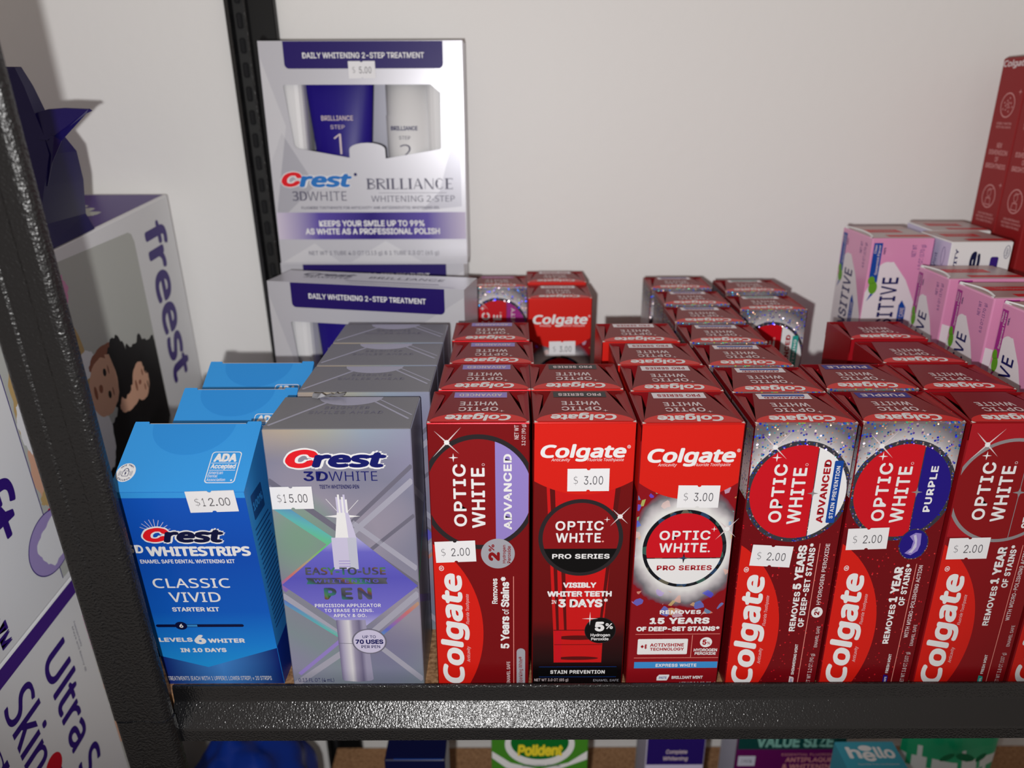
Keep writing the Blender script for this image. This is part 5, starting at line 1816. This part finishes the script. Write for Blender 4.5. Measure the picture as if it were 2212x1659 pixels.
low_box('toothpaste_carton', 'pale lavender carton with a dark purple label on the lower shelf', 'toothpaste box', .1225, .1765, .200, .045, .180, 'lavender_card', art_pw)


def art_plum(mb, f, t, s, w, d, h):
    mb.rect(f, 0.5, h - 40, w - .5, h - .5, 'dark_teal', 1)
    mb.text(f, 'VALUE SIZE', w * .17, h - 38, w * .88, h - 24, 'teal_pale', 2, 0, 0.04)
    mb.rrect(f, 2, h - 60, w * .18, h - 48, 0.6, 'pale_side', 2)
    mb.text(f, '2 PACK', w * .05, h - 56, w * .15, h - 52, 'shadow_ink', 3)
    mb.text(f, 'ESSENTIAL FLUORIDE', w * .42, h - 48, w * .9, h - 45, 'rose_ink', 2)
    mb.text(f, 'ANTIPLAQUE', w * .46, h - 56, w * .9, h - 50, 'rose_ink', 2, 0, 0.02)
    mb.text(f, '& WHITENING', w * .44, h - 64, w * .94, h - 58, 'rose_ink', 2, 0, 0.02)
    mb.rect(s, 0.6, 1, 42, h - 1, 'pale_side', 1)


mat('teal_pale', (120, 175, 165), 0.4)
low_box('toothpaste_carton', 'plum carton with a dark teal header reading value size on the lower shelf', 'toothpaste box', .2070, .3070, .203, .045, .189, 'plum', art_plum)


def art_hello(mb, f, t, s, w, d, h):
    mb.rect(t, 0.5, 0.5, w - .5, d - .5, 'hello_teal', 0.5)
    mb.text(t, 'h', 6, d - 18, 17, d - 6, 'white_ink', 2, 0, 0.03)
    mb.text(t, 'e', 17.5, d - 21, 28, d - 11, 'white_ink', 2, 0, 0.03)
    mb.text(t, 'llo', 29, d - 18, 45, d - 6, 'white_ink', 2, 0, 0.03)
    mb.ell(t, 22.5, d - 7.5, 5.6, 3.0, 'white_ink', 2)
    mb.text(t, 'fluoride free toothpaste', 10, d - 25, 44, d - 23, 'pale_ink', 2)
    mb.rect(s, 0.5, 0.5, d - .5, h - .5, 'hello_teal', 0.5)
    mb.line(s, (d - 8, 10), (d - 8, h - 10), 4, 'sky_ink', 1)


low_box('toothpaste_carton', 'teal carton with a white hello wordmark on its top, on the lower shelf', 'toothpaste box', .2730, .3225, .1275, .0345, .200, 'hello_teal', art_hello)

# green and white pouch
pouch = thing('refill_pouch', 'green and white plastic pouch with a leaf print at the lower right', 'pouch', (.402, .205, ZL))
mb = MB()
NX, NZ = 22, 18
def pouch_pt(i, j, side):
    u, v = i / NX, j / NZ
    bul = (sin(pi * u) ** 0.6) * (sin(pi * min(1, v * 0.97 + .03)) ** 0.7) * 0.022
    return Vector((-.046 + .092 * u * (1 - .04 * v) + .002 * v, -side * bul + 0.0015 * sin(11 * u + 7 * v), v * .19))
for side in (1, -1):
    for j in range(NZ):
        zone = 'pouch_white' if j < NZ * .74 else 'pouch_green'
        for i in range(NX):
            zz = zone
            if abs(j - int(NZ * .74 + 1.2 * sin(i * .6))) < 1:
                zz = 'pouch_green' if i % 3 else 'pouch_white'
            q = [pouch_pt(i, j, side), pouch_pt(i + 1, j, side), pouch_pt(i + 1, j + 1, side), pouch_pt(i, j + 1, side)]
            mb.add(q if side > 0 else q[::-1], [(0, 1, 2, 3)], zz)
o = mb.build('pouch_body', pouch, True)
mb = MB()
fr = Fr((-.046, -.0246, 0), (1, 0, 0), (0, 0, 1))
for c, r_, a in ((30, 7, 0.5), (46, 9, -0.3), (60, 6, 0.9)):
    pts = [(c + r_ * cos(t) * cos(a) - r_ * .45 * sin(t) * sin(a), 162 + r_ * cos(t) * sin(a) + r_ * .45 * sin(t) * cos(a)) for t in [2 * pi * k / 20 for k in range(20)]]
    mb.poly(fr, pts, 'pouch_dark', 0)
mb.build('leaf_print', pouch)

# blue bag with folds on the lower shelf at the left
bb = thing('plastic_bag', 'crumpled dark blue bag on the lower shelf beside the post', 'bag', (-.236, .165, ZL))
bm = bmesh.new()
bmesh.ops.create_icosphere(bm, subdivisions=5, radius=1)
rr = random.Random(8)
dirs = [Vector((rr.gauss(0, 1), rr.gauss(0, 1), rr.gauss(0, 1))).normalized() for _ in range(26)]
for v in bm.verts:
    d = v.co.normalized()
    k = 1.0
    for i, q in enumerate(dirs):
        t = d.dot(q)
        k -= 0.05 * max(0, 1 - abs(t - 0.35 - .02 * (i % 5)) * 4) * (1 if i % 2 else -.7)
    v.co = Vector((d.x * .061 * k, d.y * .085 * k, max(0.0, .100 + d.z * .100 * k)))
m_ = MB()
m_.bm(bm, 'bag_blue')
m_.build('bag_body', bb, True)
